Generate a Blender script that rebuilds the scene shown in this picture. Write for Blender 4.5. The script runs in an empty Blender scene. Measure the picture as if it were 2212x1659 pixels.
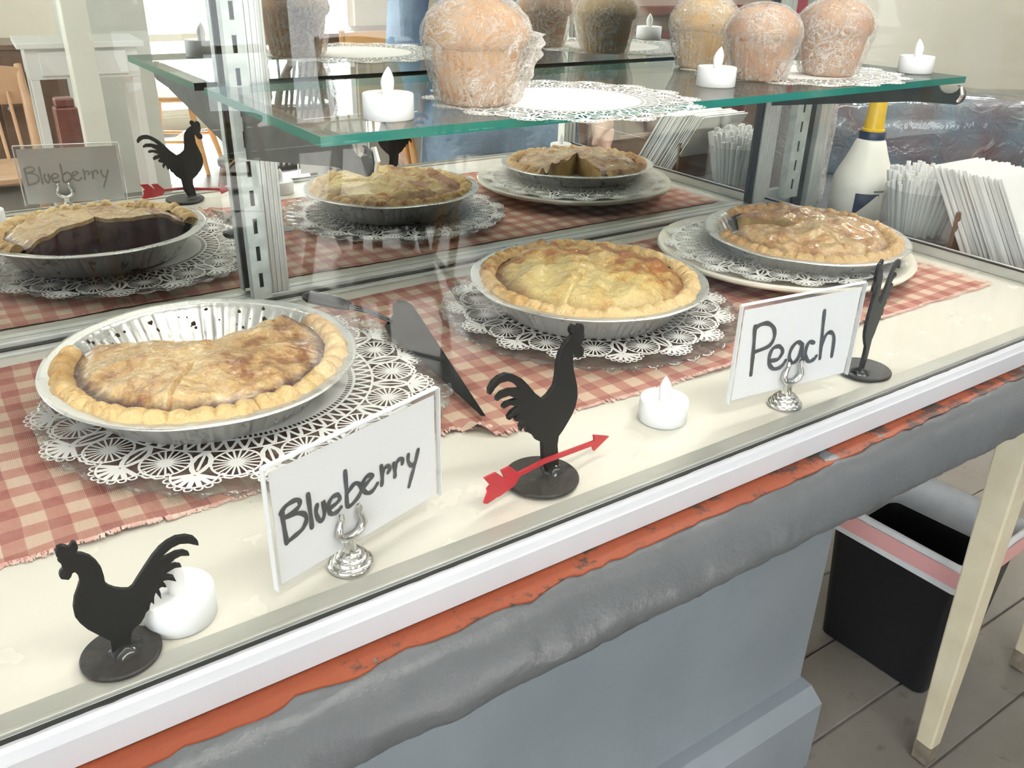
import bpy, bmesh, math, random
from math import sin, cos, pi, radians, hypot, atan2, sqrt
from mathutils import Vector, Matrix, noise

random.seed(7)
S = bpy.context.scene
COL = S.collection
H = 0.92            # height of the display case deck above the room floor

# ------------------------------------------------------------------ camera
cam = bpy.data.cameras.new('camera')
cam.sensor_fit = 'HORIZONTAL'
cam.sensor_width = 36.0
cam.lens = 36.0 * 1869.5 / 2212.0
cam.clip_start = 0.02
camo = bpy.data.objects.new('camera', cam)
COL.objects.link(camo)
yaw, pit, rol = 0.6077, -0.4609, 0.0244
f = Vector((sin(yaw) * cos(pit), cos(yaw) * cos(pit), sin(pit)))
r0 = Vector((cos(yaw), -sin(yaw), 0)); u0 = r0.cross(f)
r = r0 * cos(rol) + u0 * sin(rol); u = u0 * cos(rol) - r0 * sin(rol)
m = Matrix((r, u, -f)).transposed().to_4x4()
m.translation = Vector((0.1101, -0.3573, 0.3253 + H))
camo.matrix_world = m
S.camera = camo

# ------------------------------------------------------------------ daylight, exposure
W = bpy.data.worlds.new('world'); S.world = W; W.use_nodes = True
W.node_tree.nodes['Background'].inputs[0].default_value = (0.93, 0.97, 1.0, 1)
W.node_tree.nodes['Background'].inputs[1].default_value = 11.0
sl = bpy.data.lights.new('sun', 'SUN'); sl.energy = 90.0; sl.angle = radians(1.5); sl.color = (1, .96, .90)
so = bpy.data.objects.new('sun', sl); COL.objects.link(so); so.location = (4, -9, 6)
so.rotation_euler = Vector((-.395, 1.0, -.60)).to_track_quat('-Z', 'Y').to_euler()
vs = S.view_settings
vs.view_transform = 'Standard'; vs.look = 'None'; vs.exposure = -0.30; vs.gamma = 1.0; vs.use_curve_mapping = False
S.cycles.max_bounces = 14; S.cycles.transparent_max_bounces = 24
S.cycles.glossy_bounces = 6; S.cycles.diffuse_bounces = 4; S.cycles.transmission_bounces = 8
S.cycles.sample_clamp_indirect = 6.0
S.cycles.caustics_reflective = False; S.cycles.caustics_refractive = False

# ------------------------------------------------------------------ materials
MATS = {}
class NT:
    def __init__(s, name):
        s.m = bpy.data.materials.new(name); s.m.use_nodes = True
        s.t = s.m.node_tree; s.t.nodes.clear()
        s.out = s.n('ShaderNodeOutputMaterial'); MATS[name] = s.m
    def n(s, typ, **kw):
        nd = s.t.nodes.new(typ)
        for k, v in kw.items(): setattr(nd, k, v)
        return nd
    def set(s, sock, v):
        if isinstance(v, bpy.types.NodeSocket): s.t.links.new(v, sock)
        elif isinstance(v, tuple) and len(v) == 3 and sock.type == 'RGBA': sock.default_value = (*v, 1)
        else: sock.default_value = v
    def coord(s, kind='Object'): return s.n('ShaderNodeTexCoord').outputs[kind]
    def noise(s, scale, vec=None, detail=3, rough=.55, dist=0.0):
        nd = s.n('ShaderNodeTexNoise'); s.set(nd.inputs['Vector'], vec or s.coord())
        nd.inputs['Scale'].default_value = scale; nd.inputs['Detail'].default_value = detail
        nd.inputs['Roughness'].default_value = rough; nd.inputs['Distortion'].default_value = dist
        return nd.outputs[0]
    def ramp(s, fac, stops, interp='LINEAR'):
        nd = s.n('ShaderNodeValToRGB'); nd.color_ramp.interpolation = interp
        el = nd.color_ramp.elements
        while len(el) < len(stops): el.new(.5)
        for e, (p, c) in zip(el, stops):
            e.position = p; e.color = (*c, 1) if isinstance(c, tuple) else (c, c, c, 1)
        s.set(nd.inputs[0], fac); return nd.outputs[0]
    def math(s, op, a, b=0.0, clamp=False):
        nd = s.n('ShaderNodeMath', operation=op, use_clamp=clamp)
        s.set(nd.inputs[0], a); s.set(nd.inputs[1], b); return nd.outputs[0]
    def mix(s, fac, a, b, mode='MIX'):
        nd = s.n('ShaderNodeMix', data_type='RGBA', blend_type=mode)
        s.set(nd.inputs[0], fac); s.set(nd.inputs[6], a); s.set(nd.inputs[7], b); return nd.outputs[2]
    def bump(s, h, strength=.5, dist=.001):
        nd = s.n('ShaderNodeBump'); nd.inputs['Strength'].default_value = strength
        nd.inputs['Distance'].default_value = dist; s.set(nd.inputs['Height'], h); return nd.outputs[0]
    def xyz(s, v=None):
        nd = s.n('ShaderNodeSeparateXYZ'); s.set(nd.inputs[0], v or s.coord()); return nd.outputs
    def pbr(s, col, rough=.5, metal=0.0, normal=None, **kw):
        p = s.n('ShaderNodeBsdfPrincipled')
        s.set(p.inputs['Base Color'], col); s.set(p.inputs['Roughness'], rough); s.set(p.inputs['Metallic'], metal)
        if normal is not None: s.set(p.inputs['Normal'], normal)
        for k, v in kw.items(): s.set(p.inputs[k.replace('_', ' ')], v)
        return p.outputs[0]
    def done(s, sh): s.t.links.new(sh, s.out.inputs[0]); return s.m

def plain(name, col, rough=.5, metal=0.0, **kw):
    t = NT(name); return t.done(t.pbr(col, rough, metal, **kw))
def mottled(name, a, b, scale, rough=.6, bump=0.0, bscale=None, metal=0.0, bdist=.001):
    t = NT(name); nz = t.noise(scale, detail=5)
    nrm = t.bump(t.noise(bscale or scale * 3, detail=5), bump, bdist) if bump else None
    return t.done(t.pbr(t.mix(t.ramp(nz, [(.3, 0.0), (.7, 1.0)]), a, b), rough, metal, nrm))

def thin_glass(name, tint=(.97, .985, .98), boost=1.0, rough=0.0, haze=0.0, ior=1.5, bump=None):
    t = NT(name)
    bf = t.n('ShaderNodeNewGeometry').outputs['Backfacing']
    io = t.math('POWER', ior, t.math('SUBTRACT', 1.0, t.math('MULTIPLY', bf, 2.0)))
    nrm = t.bump(t.noise(bump[0], detail=4), bump[1], bump[2]) if bump else None
    fr = t.n('ShaderNodeFresnel'); t.set(fr.inputs['IOR'], io)
    gl = t.n('ShaderNodeBsdfGlossy'); gl.inputs['Roughness'].default_value = rough
    if nrm is not None:
        t.set(fr.inputs['Normal'], nrm); t.set(gl.inputs['Normal'], nrm)
    tr = t.n('ShaderNodeBsdfTransparent'); t.set(tr.inputs[0], tint)
    base = tr.outputs[0]
    if haze:
        d = t.n('ShaderNodeBsdfDiffuse'); t.set(d.inputs[0], (.9, .92, .92))
        mx = t.n('ShaderNodeMixShader'); mx.inputs[0].default_value = haze
        t.t.links.new(base, mx.inputs[1]); t.t.links.new(d.outputs[0], mx.inputs[2]); base = mx.outputs[0]
    mx = t.n('ShaderNodeMixShader'); t.set(mx.inputs[0], t.math('MULTIPLY', fr.outputs[0], boost, True))
    t.t.links.new(base, mx.inputs[1]); t.t.links.new(gl.outputs[0], mx.inputs[2])
    return t.done(mx.outputs[0])

thin_glass('pane_glass', (.99, .995, .992), .5)
thin_glass('shelf_glass', (.93, .965, .95), 1.0, 0.0, .035)
thin_glass('plate_glass', (.93, .94, .925), 1.7, .04, .035, bump=(60, .35, .003))
thin_glass('jar_glass', (.985, .99, .99), .9, .02, .08)
thin_glass('acrylic', (.99, .99, .995), .5, .06, .04)
plain('acrylic_edge', (.80, .82, .84), .2)

# crinkled food film, with white glints painted along the creases
t = NT('film')
nz = t.noise(60, detail=7, rough=.70, dist=1.8)
nrm = t.bump(nz, 1.0, .02)
gl = t.n('ShaderNodeBsdfGlossy'); gl.inputs['Roughness'].default_value = .10; t.set(gl.inputs['Normal'], nrm)
df = t.n('ShaderNodeBsdfDiffuse'); t.set(df.inputs[0], (.97, .955, .93))
tr = t.n('ShaderNodeBsdfTransparent'); t.set(tr.inputs[0], (.97, .965, .955))
m1 = t.n('ShaderNodeMixShader'); m1.inputs[0].default_value = .72
tl = t.n('ShaderNodeBsdfTranslucent'); t.set(tl.inputs[0], (.95, .93, .90))
m0 = t.n('ShaderNodeMixShader'); m0.inputs[0].default_value = .35
t.t.links.new(df.outputs[0], m0.inputs[1]); t.t.links.new(tl.outputs[0], m0.inputs[2])
t.t.links.new(gl.outputs[0], m1.inputs[1]); t.t.links.new(m0.outputs[0], m1.inputs[2])
m2 = t.n('ShaderNodeMixShader')
def crease(scale, dist):
    q = t.math('ABSOLUTE', t.math('SUBTRACT', t.noise(scale, detail=5, rough=.62, dist=dist), .5))
    return t.ramp(q, [(0.0, 1.0), (.022, .55), (.06, .10), (.16, 0.0)])
patch = t.ramp(t.noise(16, detail=3), [(.34, .25), (.56, 1.0)])
cr = t.math('MAXIMUM', crease(42, 2.2), t.math('MULTIPLY', crease(105, 1.6), .8))
t.set(m2.inputs[0], t.math('ADD', .10, t.math('MULTIPLY', cr, t.math('MULTIPLY', patch, .85)), True))
t.t.links.new(tr.outputs[0], m2.inputs[1]); t.t.links.new(m1.outputs[0], m2.inputs[2])
t.done(m2.outputs[0])

t = NT('mirror'); g = t.n('ShaderNodeBsdfGlossy'); g.inputs['Roughness'].default_value = 0.0
t.set(g.inputs[0], (.88, .91, .895)); t.done(g.outputs[0])
plain('glass_edge', (.012, .19, .155), .12, Specular_IOR_Level=.7)

# metals
t = NT('foil'); nz = t.noise(45, detail=5, rough=.6)
t.done(t.pbr(t.mix(nz, (.58, .58, .56), (.76, .76, .74)), t.ramp(nz, [(.3, .22), (.7, .40)]), .68, t.bump(t.noise(120, detail=4), .35, .001)))
plain('chrome', (.80, .80, .79), .10, 1.0)
mottled('aluminium', (.74, .76, .74), (.60, .63, .61), 30, .34, .05, 200, .55)
mottled('rail_white', (.53, .54, .575), (.48, .495, .53), 8, .33, .02, 300)
mottled('sill_grey', (.42, .42, .38), (.50, .50, .45), 12, .3, .05, 200, .3)
mottled('standard_steel', (.63, .68, .66), (.40, .46, .44), 55, .45, .2, 150, .35)
mottled('bracket_steel', (.022, .028, .026), (.06, .07, .066), 30, .5, .2, 120, 0.0)
plain('gasket', (.018, .02, .016), .5)
mottled('spatula_steel', (.06, .065, .08), (.11, .115, .13), 20, .16, .03, 300, 1.0)
plain('black_iron', (.007, .0075, .0075), .5, Specular_IOR_Level=.3)
mottled('black_base', (.016, .015, .014), (.035, .032, .028), 260, .5, .35, 400)
mottled('arrow_red', (.56, .025, .04), (.45, .03, .04), 120, .4)
plain('weld', (.02, .021, .022), .16)

# paper, wax
plain('paper_white', (.93, .935, .945), .65)
plain('ink', (.012, .014, .02), .45)
plain('ink_through', (.50, .48, .44), .7)
plain('doily_paper', (.90, .90, .875), .7)
plain('wax_white', (.88, .89, .91), .38, Subsurface_Weight=.15, Subsurface_Radius=(.01, .01, .01))
plain('flame_white', (.92, .92, .92), .3, Subsurface_Weight=.3, Subsurface_Radius=(.01, .01, .01))
mottled('ceramic', (.80, .76, .64), (.84, .81, .71), 9, .18)
# deck enamel
t = NT('deck_cream')
sp = t.ramp(t.noise(210, detail=2), [(.73, 0.0), (.78, 1.0)])
t.done(t.pbr(t.mix(sp, t.mix(t.noise(5, detail=4), (.66, .64, .56), (.72, .70, .62)), (.52, .46, .34)), t.ramp(t.noise(25), [(.3, .16), (.7, .30)])))

# gingham
t = NT('gingham')
c = t.coord(); wob = t.n('ShaderNodeVectorMath', operation='ADD'); t.set(wob.inputs[0], c)
nn = t.n('ShaderNodeTexNoise'); t.set(nn.inputs['Vector'], c); nn.inputs['Scale'].default_value = 9
sc = t.n('ShaderNodeVectorMath', operation='SCALE'); t.set(sc.inputs[0], nn.outputs[1]); sc.inputs['Scale'].default_value = .012
t.t.links.new(sc.outputs[0], wob.inputs[1])
X = t.xyz(wob.outputs[0])
def stripe(v, p):
    w = t.math('FRACT', t.math('DIVIDE', t.math('ADD', v, 10.0), p))
    return t.ramp(w, [(.0, 0.0), (.03, 1.0), (.48, 1.0), (.52, 0.0)])
def line(v, p):
    w = t.math('FRACT', t.math('DIVIDE', t.math('ADD', v, 10.0), p))
    return t.ramp(w, [(.0, .7), (.045, 0.0), (.955, 0.0), (1.0, .7)])
sm = t.math('MULTIPLY', t.math('ADD', stripe(X[0], .0268), stripe(X[1], .0262)), .5)
base = t.ramp(sm, [(.05, (.64, .48, .36)), (.5, (.45, .19, .14)), (.95, (.31, .062, .052))])
base = t.mix(t.math('MULTIPLY', t.math('ADD', line(X[0], .0134), line(X[1], .0131)), .35), base, (.66, .47, .40))
base = t.mix(t.math('MULTIPLY', t.noise(75, detail=7), .42), base, (.66, .50, .42))
rib = t.math('SINE', t.math('MULTIPLY', X[0], 5200.0))
t.done(t.pbr(base, .92, 0.0, t.bump(t.math('ADD', t.math('MULTIPLY', rib, .4), t.noise(700, detail=2)), .5, .0008)))
mottled('thread', (.76, .62, .53), (.60, .30, .26), 120, .9)

# pie crusts
def crust_mat(name, pale, gold, brown, dark, tilt=0.0, gloss=.35, front=.35, coat=0.0, ring0=.655):
    t = NT(name); c = t.coord(); X = t.xyz(c)
    rad = t.math('SQRT', t.math('ADD', t.math('MULTIPLY', X[0], X[0]), t.math('MULTIPLY', X[1], X[1])))
    n1 = t.noise(26, detail=6, rough=.62, dist=.8); n2 = t.noise(95, detail=5); n3 = t.noise(330, detail=3)
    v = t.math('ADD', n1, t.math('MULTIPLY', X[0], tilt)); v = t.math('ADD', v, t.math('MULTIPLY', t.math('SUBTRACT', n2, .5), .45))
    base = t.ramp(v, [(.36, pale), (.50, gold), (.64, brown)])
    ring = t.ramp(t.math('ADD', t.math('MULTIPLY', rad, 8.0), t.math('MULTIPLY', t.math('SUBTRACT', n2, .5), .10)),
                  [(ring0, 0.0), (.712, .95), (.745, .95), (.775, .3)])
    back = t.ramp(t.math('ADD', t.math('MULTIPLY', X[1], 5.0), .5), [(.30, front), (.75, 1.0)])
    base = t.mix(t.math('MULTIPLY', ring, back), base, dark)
    base = t.mix(t.ramp(n3, [(.62, 0.0), (.72, .5)]), base, dark)
    t.done(t.pbr(base, t.ramp(n2, [(.35, gloss - .12), (.65, gloss + .22)]), 0.0,
                 t.bump(t.math('ADD', n2, t.math('MULTIPLY', n3, .5)), .6, .005), Specular_IOR_Level=.6, Coat_Weight=coat, Coat_Roughness=.12))
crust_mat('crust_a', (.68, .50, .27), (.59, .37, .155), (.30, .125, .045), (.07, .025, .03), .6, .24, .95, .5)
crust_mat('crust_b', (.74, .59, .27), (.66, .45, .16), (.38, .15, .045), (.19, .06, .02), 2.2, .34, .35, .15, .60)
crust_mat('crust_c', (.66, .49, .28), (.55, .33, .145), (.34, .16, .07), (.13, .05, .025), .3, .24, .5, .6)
def rim_mat(name, pale, gold, dark):
    t = NT(name); X = t.xyz(); n2 = t.noise(70, detail=6, rough=.65); n3 = t.noise(300, detail=3)
    v = t.math('ADD', n2, t.math('MULTIPLY', X[1], 1.5))
    base = t.ramp(v, [(.38, pale), (.6, gold), (.80, dark)])
    t.done(t.pbr(t.mix(t.ramp(n3, [(.6, 0.0), (.75, .5)]), base, dark), .62, 0.0, t.bump(t.math('ADD', n2, n3), .7, .003)))
rim_mat('rim_a', (.73, .53, .26), (.58, .35, .14), (.30, .13, .05))
rim_mat('rim_b', (.74, .55, .28), (.62, .39, .16), (.24, .085, .03))
rim_mat('rim_c', (.62, .43, .22), (.50, .29, .12), (.20, .08, .04))
mottled('filling_blueberry', (.012, .006, .016), (.06, .022, .045), 70, .22, .6, 120)
mottled('filling_peach', (.46, .20, .05), (.55, .30, .08), 60, .3, .4, 120)
mottled('filling_apple', (.52, .38, .15), (.40, .24, .09), 60, .35, .5, 120)
plain('burnt', (.035, .016, .008), .6)
# muffins
def muffin_mat(name, a, b, d):
    t = NT(name); n1 = t.noise(40, detail=5); n2 = t.noise(70, detail=2); n3 = t.noise(300, detail=4)
    base = t.mix(t.ramp(n1, [(.35, 0.0), (.65, 1.0)]), a, b)
    base = t.mix(t.ramp(n2, [(.70, 0.0), (.74, .9)]), base, d)
    t.done(t.pbr(base, .62, 0.0, t.bump(n3, .5, .003)))
muffin_mat('muffin_pink', (.47, .25, .12), (.55, .35, .19), (.25, .09, .06))
muffin_mat('muffin_gold', (.52, .31, .10), (.60, .41, .17), (.06, .03, .03))
muffin_mat('muffin_rose', (.42, .21, .11), (.51, .31, .165), (.10, .05, .05))
# counter, room
t = NT('counter_grey')
n1 = t.noise(6, detail=4); n2 = t.noise(40, detail=6, rough=.65); n3 = t.noise(160, detail=3)
chip = t.ramp(t.noise(75, detail=6, rough=.7), [(.70, 0.0), (.73, 1.0)])
base = t.mix(n1, (.078, .084, .091), (.115, .124, .133))
base = t.mix(t.math('MULTIPLY', chip, .6), base, (.07, .05, .04))
t.done(t.pbr(base, .36, 0.0, t.bump(t.math('ADD', t.math('MULTIPLY', n2, 1.0), t.math('MULTIPLY', n3, .08)), .35, .004)))
t = NT('paint_strip_red')
X = t.xyz(); n1 = t.noise(55, detail=6, rough=.7); n2 = t.noise(14, detail=4)
dark = t.ramp(t.math('ADD', n1, t.math('MULTIPLY', t.math('SUBTRACT', X[0], .35), .22)), [(.57, 0.0), (.66, 1.0)])
base = t.mix(dark, t.mix(n2, (.25, .050, .018), (.33, .075, .026)), (.055, .03, .022))
t.done(t.pbr(base, .55, 0.0, t.bump(n1, .6, .003)))
mottled('panel_bluegrey', (.225, .258, .295), (.275, .31, .345), 5, .5, .12, 90)
mottled('leg_cream', (.72, .66, .50), (.60, .53, .37), 12, .55, .35, 60)
mottled('leg_dirt', (.10, .08, .06), (.30, .26, .20), 30, .7)
plain('bin_black', (.010, .011, .014), .4)
mottled('bag_white', (.80, .81, .83), (.68, .70, .73), 25, .3, .5, 40)
plain('band_pink', (.80, .42, .42), .4)
t = NT('floor_worn'); n1 = t.noise(3.5, detail=7, rough=.65); n2 = t.noise(22, detail=6)
t.done(t.pbr(t.mix(t.ramp(n2, [(.62, 0.0), (.75, .6)]), t.mix(n1, (.13, .108, .085), (.31, .295, .285)), (.09, .06, .04)), .42, 0.0, t.bump(n2, .25, .002)))
t = NT('floor_room'); n1 = t.noise(2.5, detail=6)
t.done(t.pbr(t.mix(n1, (.20, .18, .16), (.27, .25, .235)), .32))
mottled('wall_cream', (.74, .72, .63), (.78, .765, .68), 1.5, .7)
mottled('wall_greywhite', (.58, .60, .56), (.64, .66, .62), 2, .6)
plain('ceiling_white', (.80, .80, .77), .8)
plain('post_white', (.80, .79, .70), .45)
mottled('wood_oak', (.56, .29, .10), (.66, .38, .16), 14, .35)
mottled('wood_tan', (.55, .33, .19), (.62, .40, .25), 14, .35)
mottled('wood_darkred', (.13, .035, .025), (.20, .06, .045), 12, .3)
mottled('wood_brown', (.10, .055, .035), (.17, .10, .07), 6, .3)
plain('table_white', (.78, .78, .76), .35)
plain('metal_grey', (.45, .45, .45), .3, .6)
plain('seat_black', (.02, .021, .025), .4)
plain('red_board', (.40, .035, .065), .4)
plain('lamp_housing', (.8, .8, .8), .5)
t = NT('lamp_diffuser'); e = t.n('ShaderNodeEmission'); e.inputs[0].default_value = (1, .97, .90, 1); e.inputs[1].default_value = 4.0; t.done(e.outputs[0])
# bottle etc
plain('bottle_white', (.94, .92, .83), .3)
plain('cap_yellow', (.85, .55, .03), .3)
plain('label_navy', (.02, .035, .09), .35)
plain('straw_white', (.94, .94, .92), .4)
plain('napkin_white', (.84, .84, .83), .9)
mottled('holder_brown', (.12, .07, .04), (.20, .12, .07), 20, .4)
mottled('wrapped_cups', (.46, .40, .43), (.66, .64, .68), 16, .12, .6, 30, bdist=.004)
t = NT('bundle_cloth'); n1 = t.noise(7, detail=5, dist=.8); n2 = t.noise(26, detail=6, dist=2.5)
base = t.ramp(n1, [(.36, (.16, .10, .125)), (.47, (.17, .19, .235)), (.58, (.15, .23, .31)), (.72, (.30, .40, .48))])
base = t.mix(t.ramp(n2, [(.60, 0.0), (.70, .7)]), base, (.55, .58, .62))
t.done(t.pbr(base, .16, 0.0, t.bump(n2, .7, .012), Coat_Weight=.6, Coat_Roughness=.05))
plain('tray_cream', (.80, .68, .52), .5); plain('tray_red', (.60, .03, .05), .4)
# person
t = NT('denim'); n1 = t.noise(7, detail=5); n2 = t.noise(260, detail=3)
t.done(t.pbr(t.mix(t.math('MULTIPLY', n2, .6), t.mix(n1, (.12, .22, .36), (.30, .42, .56)), (.45, .55, .66)), .85, 0.0, t.bump(t.noise(18, detail=3), .6, .02)))
mottled('shirt_blue', (.16, .27, .42), (.34, .46, .60), 6, .85, .5, 14, bdist=.02); plain('skin', (.60, .38, .29), .5, Subsurface_Weight=.1)
plain('hair_brown', (.06, .035, .02), .5); plain('shoe_dark', (.03, .03, .03), .5)
plain('eye_white', (.8, .8, .78), .2); plain('eye_dark', (.03, .02, .015), .2); plain('lip', (.42, .17, .15), .5)

# ------------------------------------------------------------------ mesh helpers
class MB:
    def __init__(s): s.v = []; s.f = []
    def add(s, v, f):
        o = len(s.v); s.v += [tuple(p) for p in v]; s.f += [tuple(i + o for i in q) for q in f]; return s
    def box(s, x0, x1, y0, y1, z0, z1):
        v = [(x, y, z) for z in (z0, z1) for y in (y0, y1) for x in (x0, x1)]
        return s.add(v, [(0, 2, 3, 1), (4, 5, 7, 6), (0, 1, 5, 4), (2, 6, 7, 3), (0, 4, 6, 2), (1, 3, 7, 5)])
    def grid(s, nu, nv, fn, closeu=False):
        v = [fn(i, j) for i in range(nu) for j in range(nv)]
        fs = []
        for i in range(nu if closeu else nu - 1):
            for j in range(nv - 1):
                a = i * nv + j; b = ((i + 1) % nu) * nv + j
                fs.append((a, b, b + 1, a + 1))
        return s.add(v, fs)
    def lathe(s, prof, n=48, mod=None, cx=0, cy=0, cz=0, a0=0.0, a1=2 * pi):
        full = abs(a1 - a0 - 2 * pi) < 1e-6
        k = n if full else n + 1
        def fn(i, j):
            a = a0 + (a1 - a0) * i / n; r, z = prof[j]
            if mod: r, z = mod(r, z, a)
            return (cx + r * cos(a), cy + r * sin(a), cz + z)
        return s.grid(k, len(prof), fn, full)
    def tube(s, pts, rad, n=8, cap=True, flat=None):
        pts = [Vector(p) for p in pts]; m = len(pts)
        rr = rad if isinstance(rad, (list, tuple)) else [rad] * m
        rings = []; up = None
        for i, p in enumerate(pts):
            d = (pts[min(i + 1, m - 1)] - pts[max(i - 1, 0)]).normalized()
            if up is None: up = Vector((0, 0, 1)) if abs(d.z) < .9 else Vector((1, 0, 0))
            a = d.cross(up).normalized(); b = a.cross(d).normalized(); up = b
            rings.append([p + (a * cos(2 * pi * k / n) + b * sin(2 * pi * k / n) * (flat or 1)) * rr[i] for k in range(n)])
        v = [q for ring in rings for q in ring]; fs = []
        for i in range(m - 1):
            for k in range(n): fs.append((i * n + k, i * n + (k + 1) % n, (i + 1) * n + (k + 1) % n, (i + 1) * n + k))
        if cap: fs += [tuple(range(n))[::-1], tuple(range((m - 1) * n, m * n))]
        return s.add(v, fs)
    def prism(s, poly, d0, d1, axis='xz'):
        # poly in plane (a,b); extruded along the third axis
        n = len(poly)
        area = sum(poly[i][0] * poly[(i + 1) % n][1] - poly[(i + 1) % n][0] * poly[i][1] for i in range(n))
        if area < 0: poly = poly[::-1]
        if axis == 'xz': P = lambda a, b, d: (a, d, b)
        elif axis == 'xy': P = lambda a, b, d: (a, b, d)
        else: P = lambda a, b, d: (d, a, b)
        v = [P(a, b, d0) for a, b in poly] + [P(a, b, d1) for a, b in poly]
        return s.add(v, [tuple(range(n))[::-1], tuple(range(n, 2 * n))] + [(i, (i + 1) % n, n + (i + 1) % n, n + i) for i in range(n)])
    def build(s, name, mat, parent=None, smooth=True, bevel=0.0, kind=None, sharp=40):
        me = bpy.data.meshes.new(name); me.from_pydata(s.v, [], s.f)
        bm = bmesh.new(); bm.from_mesh(me); bmesh.ops.recalc_face_normals(bm, faces=bm.faces); bm.to_mesh(me); bm.free()
        mats = mat if isinstance(mat, list) else [mat]
        for q in mats: me.materials.append(MATS[q])
        if smooth:
            me.polygons.foreach_set('use_smooth', [True] * len(me.polygons))
            me.set_sharp_from_angle(angle=radians(sharp))
        o = bpy.data.objects.new(name, me); COL.objects.link(o)
        if parent: o.parent = parent
        if bevel:
            b = o.modifiers.new('bevel', 'BEVEL'); b.width = bevel; b.segments = 2; b.limit_method = 'ANGLE'
        if kind: o['kind'] = kind
        return o
def thing(name, label, cat, loc=(0, 0, 0), rz=0.0, group=None):
    o = bpy.data.objects.new(name, None); COL.objects.link(o); o.empty_display_size = .05
    o.location = loc; o.rotation_euler = (0, 0, rz); tag(o, label, cat, group); return o
def tag(o, label, cat, group=None):
    o['label'] = label; o['category'] = cat
    if group: o['group'] = group
    return o
def struct(o): o['kind'] = 'structure'; return o
def clone(root, loc, rz, label):
    c = root.copy(); COL.objects.link(c); c.location = loc; c.rotation_euler = (0, 0, rz); c['label'] = label
    for ch in root.children:
        d = ch.copy(); COL.objects.link(d); d.parent = c
        for g in ch.children:
            e = g.copy(); COL.objects.link(e); e.parent = d
    return c
def nz3(x, y, z): return noise.noise(Vector((x, y, z)))
def smooth_line(pts, k=5):
    out = []
    n = len(pts)
    for i in range(n - 1):
        p0, p1, p2, p3 = pts[max(i - 1, 0)], pts[i], pts[i + 1], pts[min(i + 2, n - 1)]
        for j in range(k):
            t = j / k
            out.append(tuple(.5 * (2 * b + (c - a) * t + (2 * a - 5 * b + 4 * c - d) * t * t + (-a + 3 * b - 3 * c + d) * t ** 3) for a, b, c, d in zip(p0, p1, p2, p3)))
    out.append(tuple(pts[-1])); return out

# outlines and pen strokes in millimetres, in the plane of each thing
ROO2= [(-50.3,82),(-50.9,86),(-47.9,90.2),(-42.7,92.4),(-36.3,92.5),(-29.8,89.5),(-23.1,84.7),(-17.2,78.4),(-10,69.6),(-2.7,63),(1.9,64.7),(7.6,69.2),(9,75.3),(9.6,85.2),(11.5,91.8),(15.3,96.9),(19.3,99.8),(22.2,101.2),(20.2,104.5),(20.6,107.5),(22.9,108.9),(26,107.3),(27.4,105.6),(28.4,107.6),(32.2,106.7),(33.9,103.4),(34,99.7),(33.3,98.3),(35.1,97.6),(33.7,96.2),(33.6,93.9),(31.5,92.2),(35,88),(35,83.8),(32.4,82.3),(28.6,83.2),(27.1,85.8),(25,89.6),(24.6,86),(25,78.5),(27.7,70.2),(30.5,61.7),(31.6,53.6),(30.2,46.3),(26.9,40.6),(22.2,35.4),(18.6,31.7),(14.5,28.4),(13.7,21.7),(15.1,13),(16.5,-2),(5.5,0.6),(-0.1,14.2),(-1.6,29.6),(-7.2,33.7),(-11,39.5),(-13.4,40.7),(-14.7,45.2),(-16.9,42.8),(-19,50.6),(-22.2,45.7),(-23.5,49.9),(-21.4,53.3),(-27.1,55),(-27.7,57.5),(-24.4,60.4),(-33.3,58.1),(-34.2,61.2),(-31.2,63.8),(-25.7,65.5),(-32.5,68.7),(-38.4,68.2),(-38.8,70.5),(-35.8,72.2),(-29.2,71.7),(-27,71.5),(-33.8,75.9),(-40.2,76.3),(-43.9,75.4),(-44.3,78.2),(-40.3,80.8),(-33.9,80.8),(-24.5,78.1),(-29.6,83.3),(-35.1,86.5),(-41.5,87.2),(-45.7,85.2),(-48.8,82.3)]
ARROW= [(-25.2,13.6),(-33.4,22),(-41.3,21.9),(-37.8,14.6),(-45.7,22.4),(-56.1,22.5),(-50.6,14.9),(-53.3,13.2),(-52.7,10),(-55.9,3.2),(-53.2,1.9),(-44.3,3.3),(-43.2,2.8),(-29,5.4),(-24.5,10.6),(0.1,10.6),(48.5,5.4),(50.8,0.2),(66.8,6.4),(49.5,13.9),(50.6,8.8),(16.8,12.3),(-0.1,14.2)]
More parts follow.
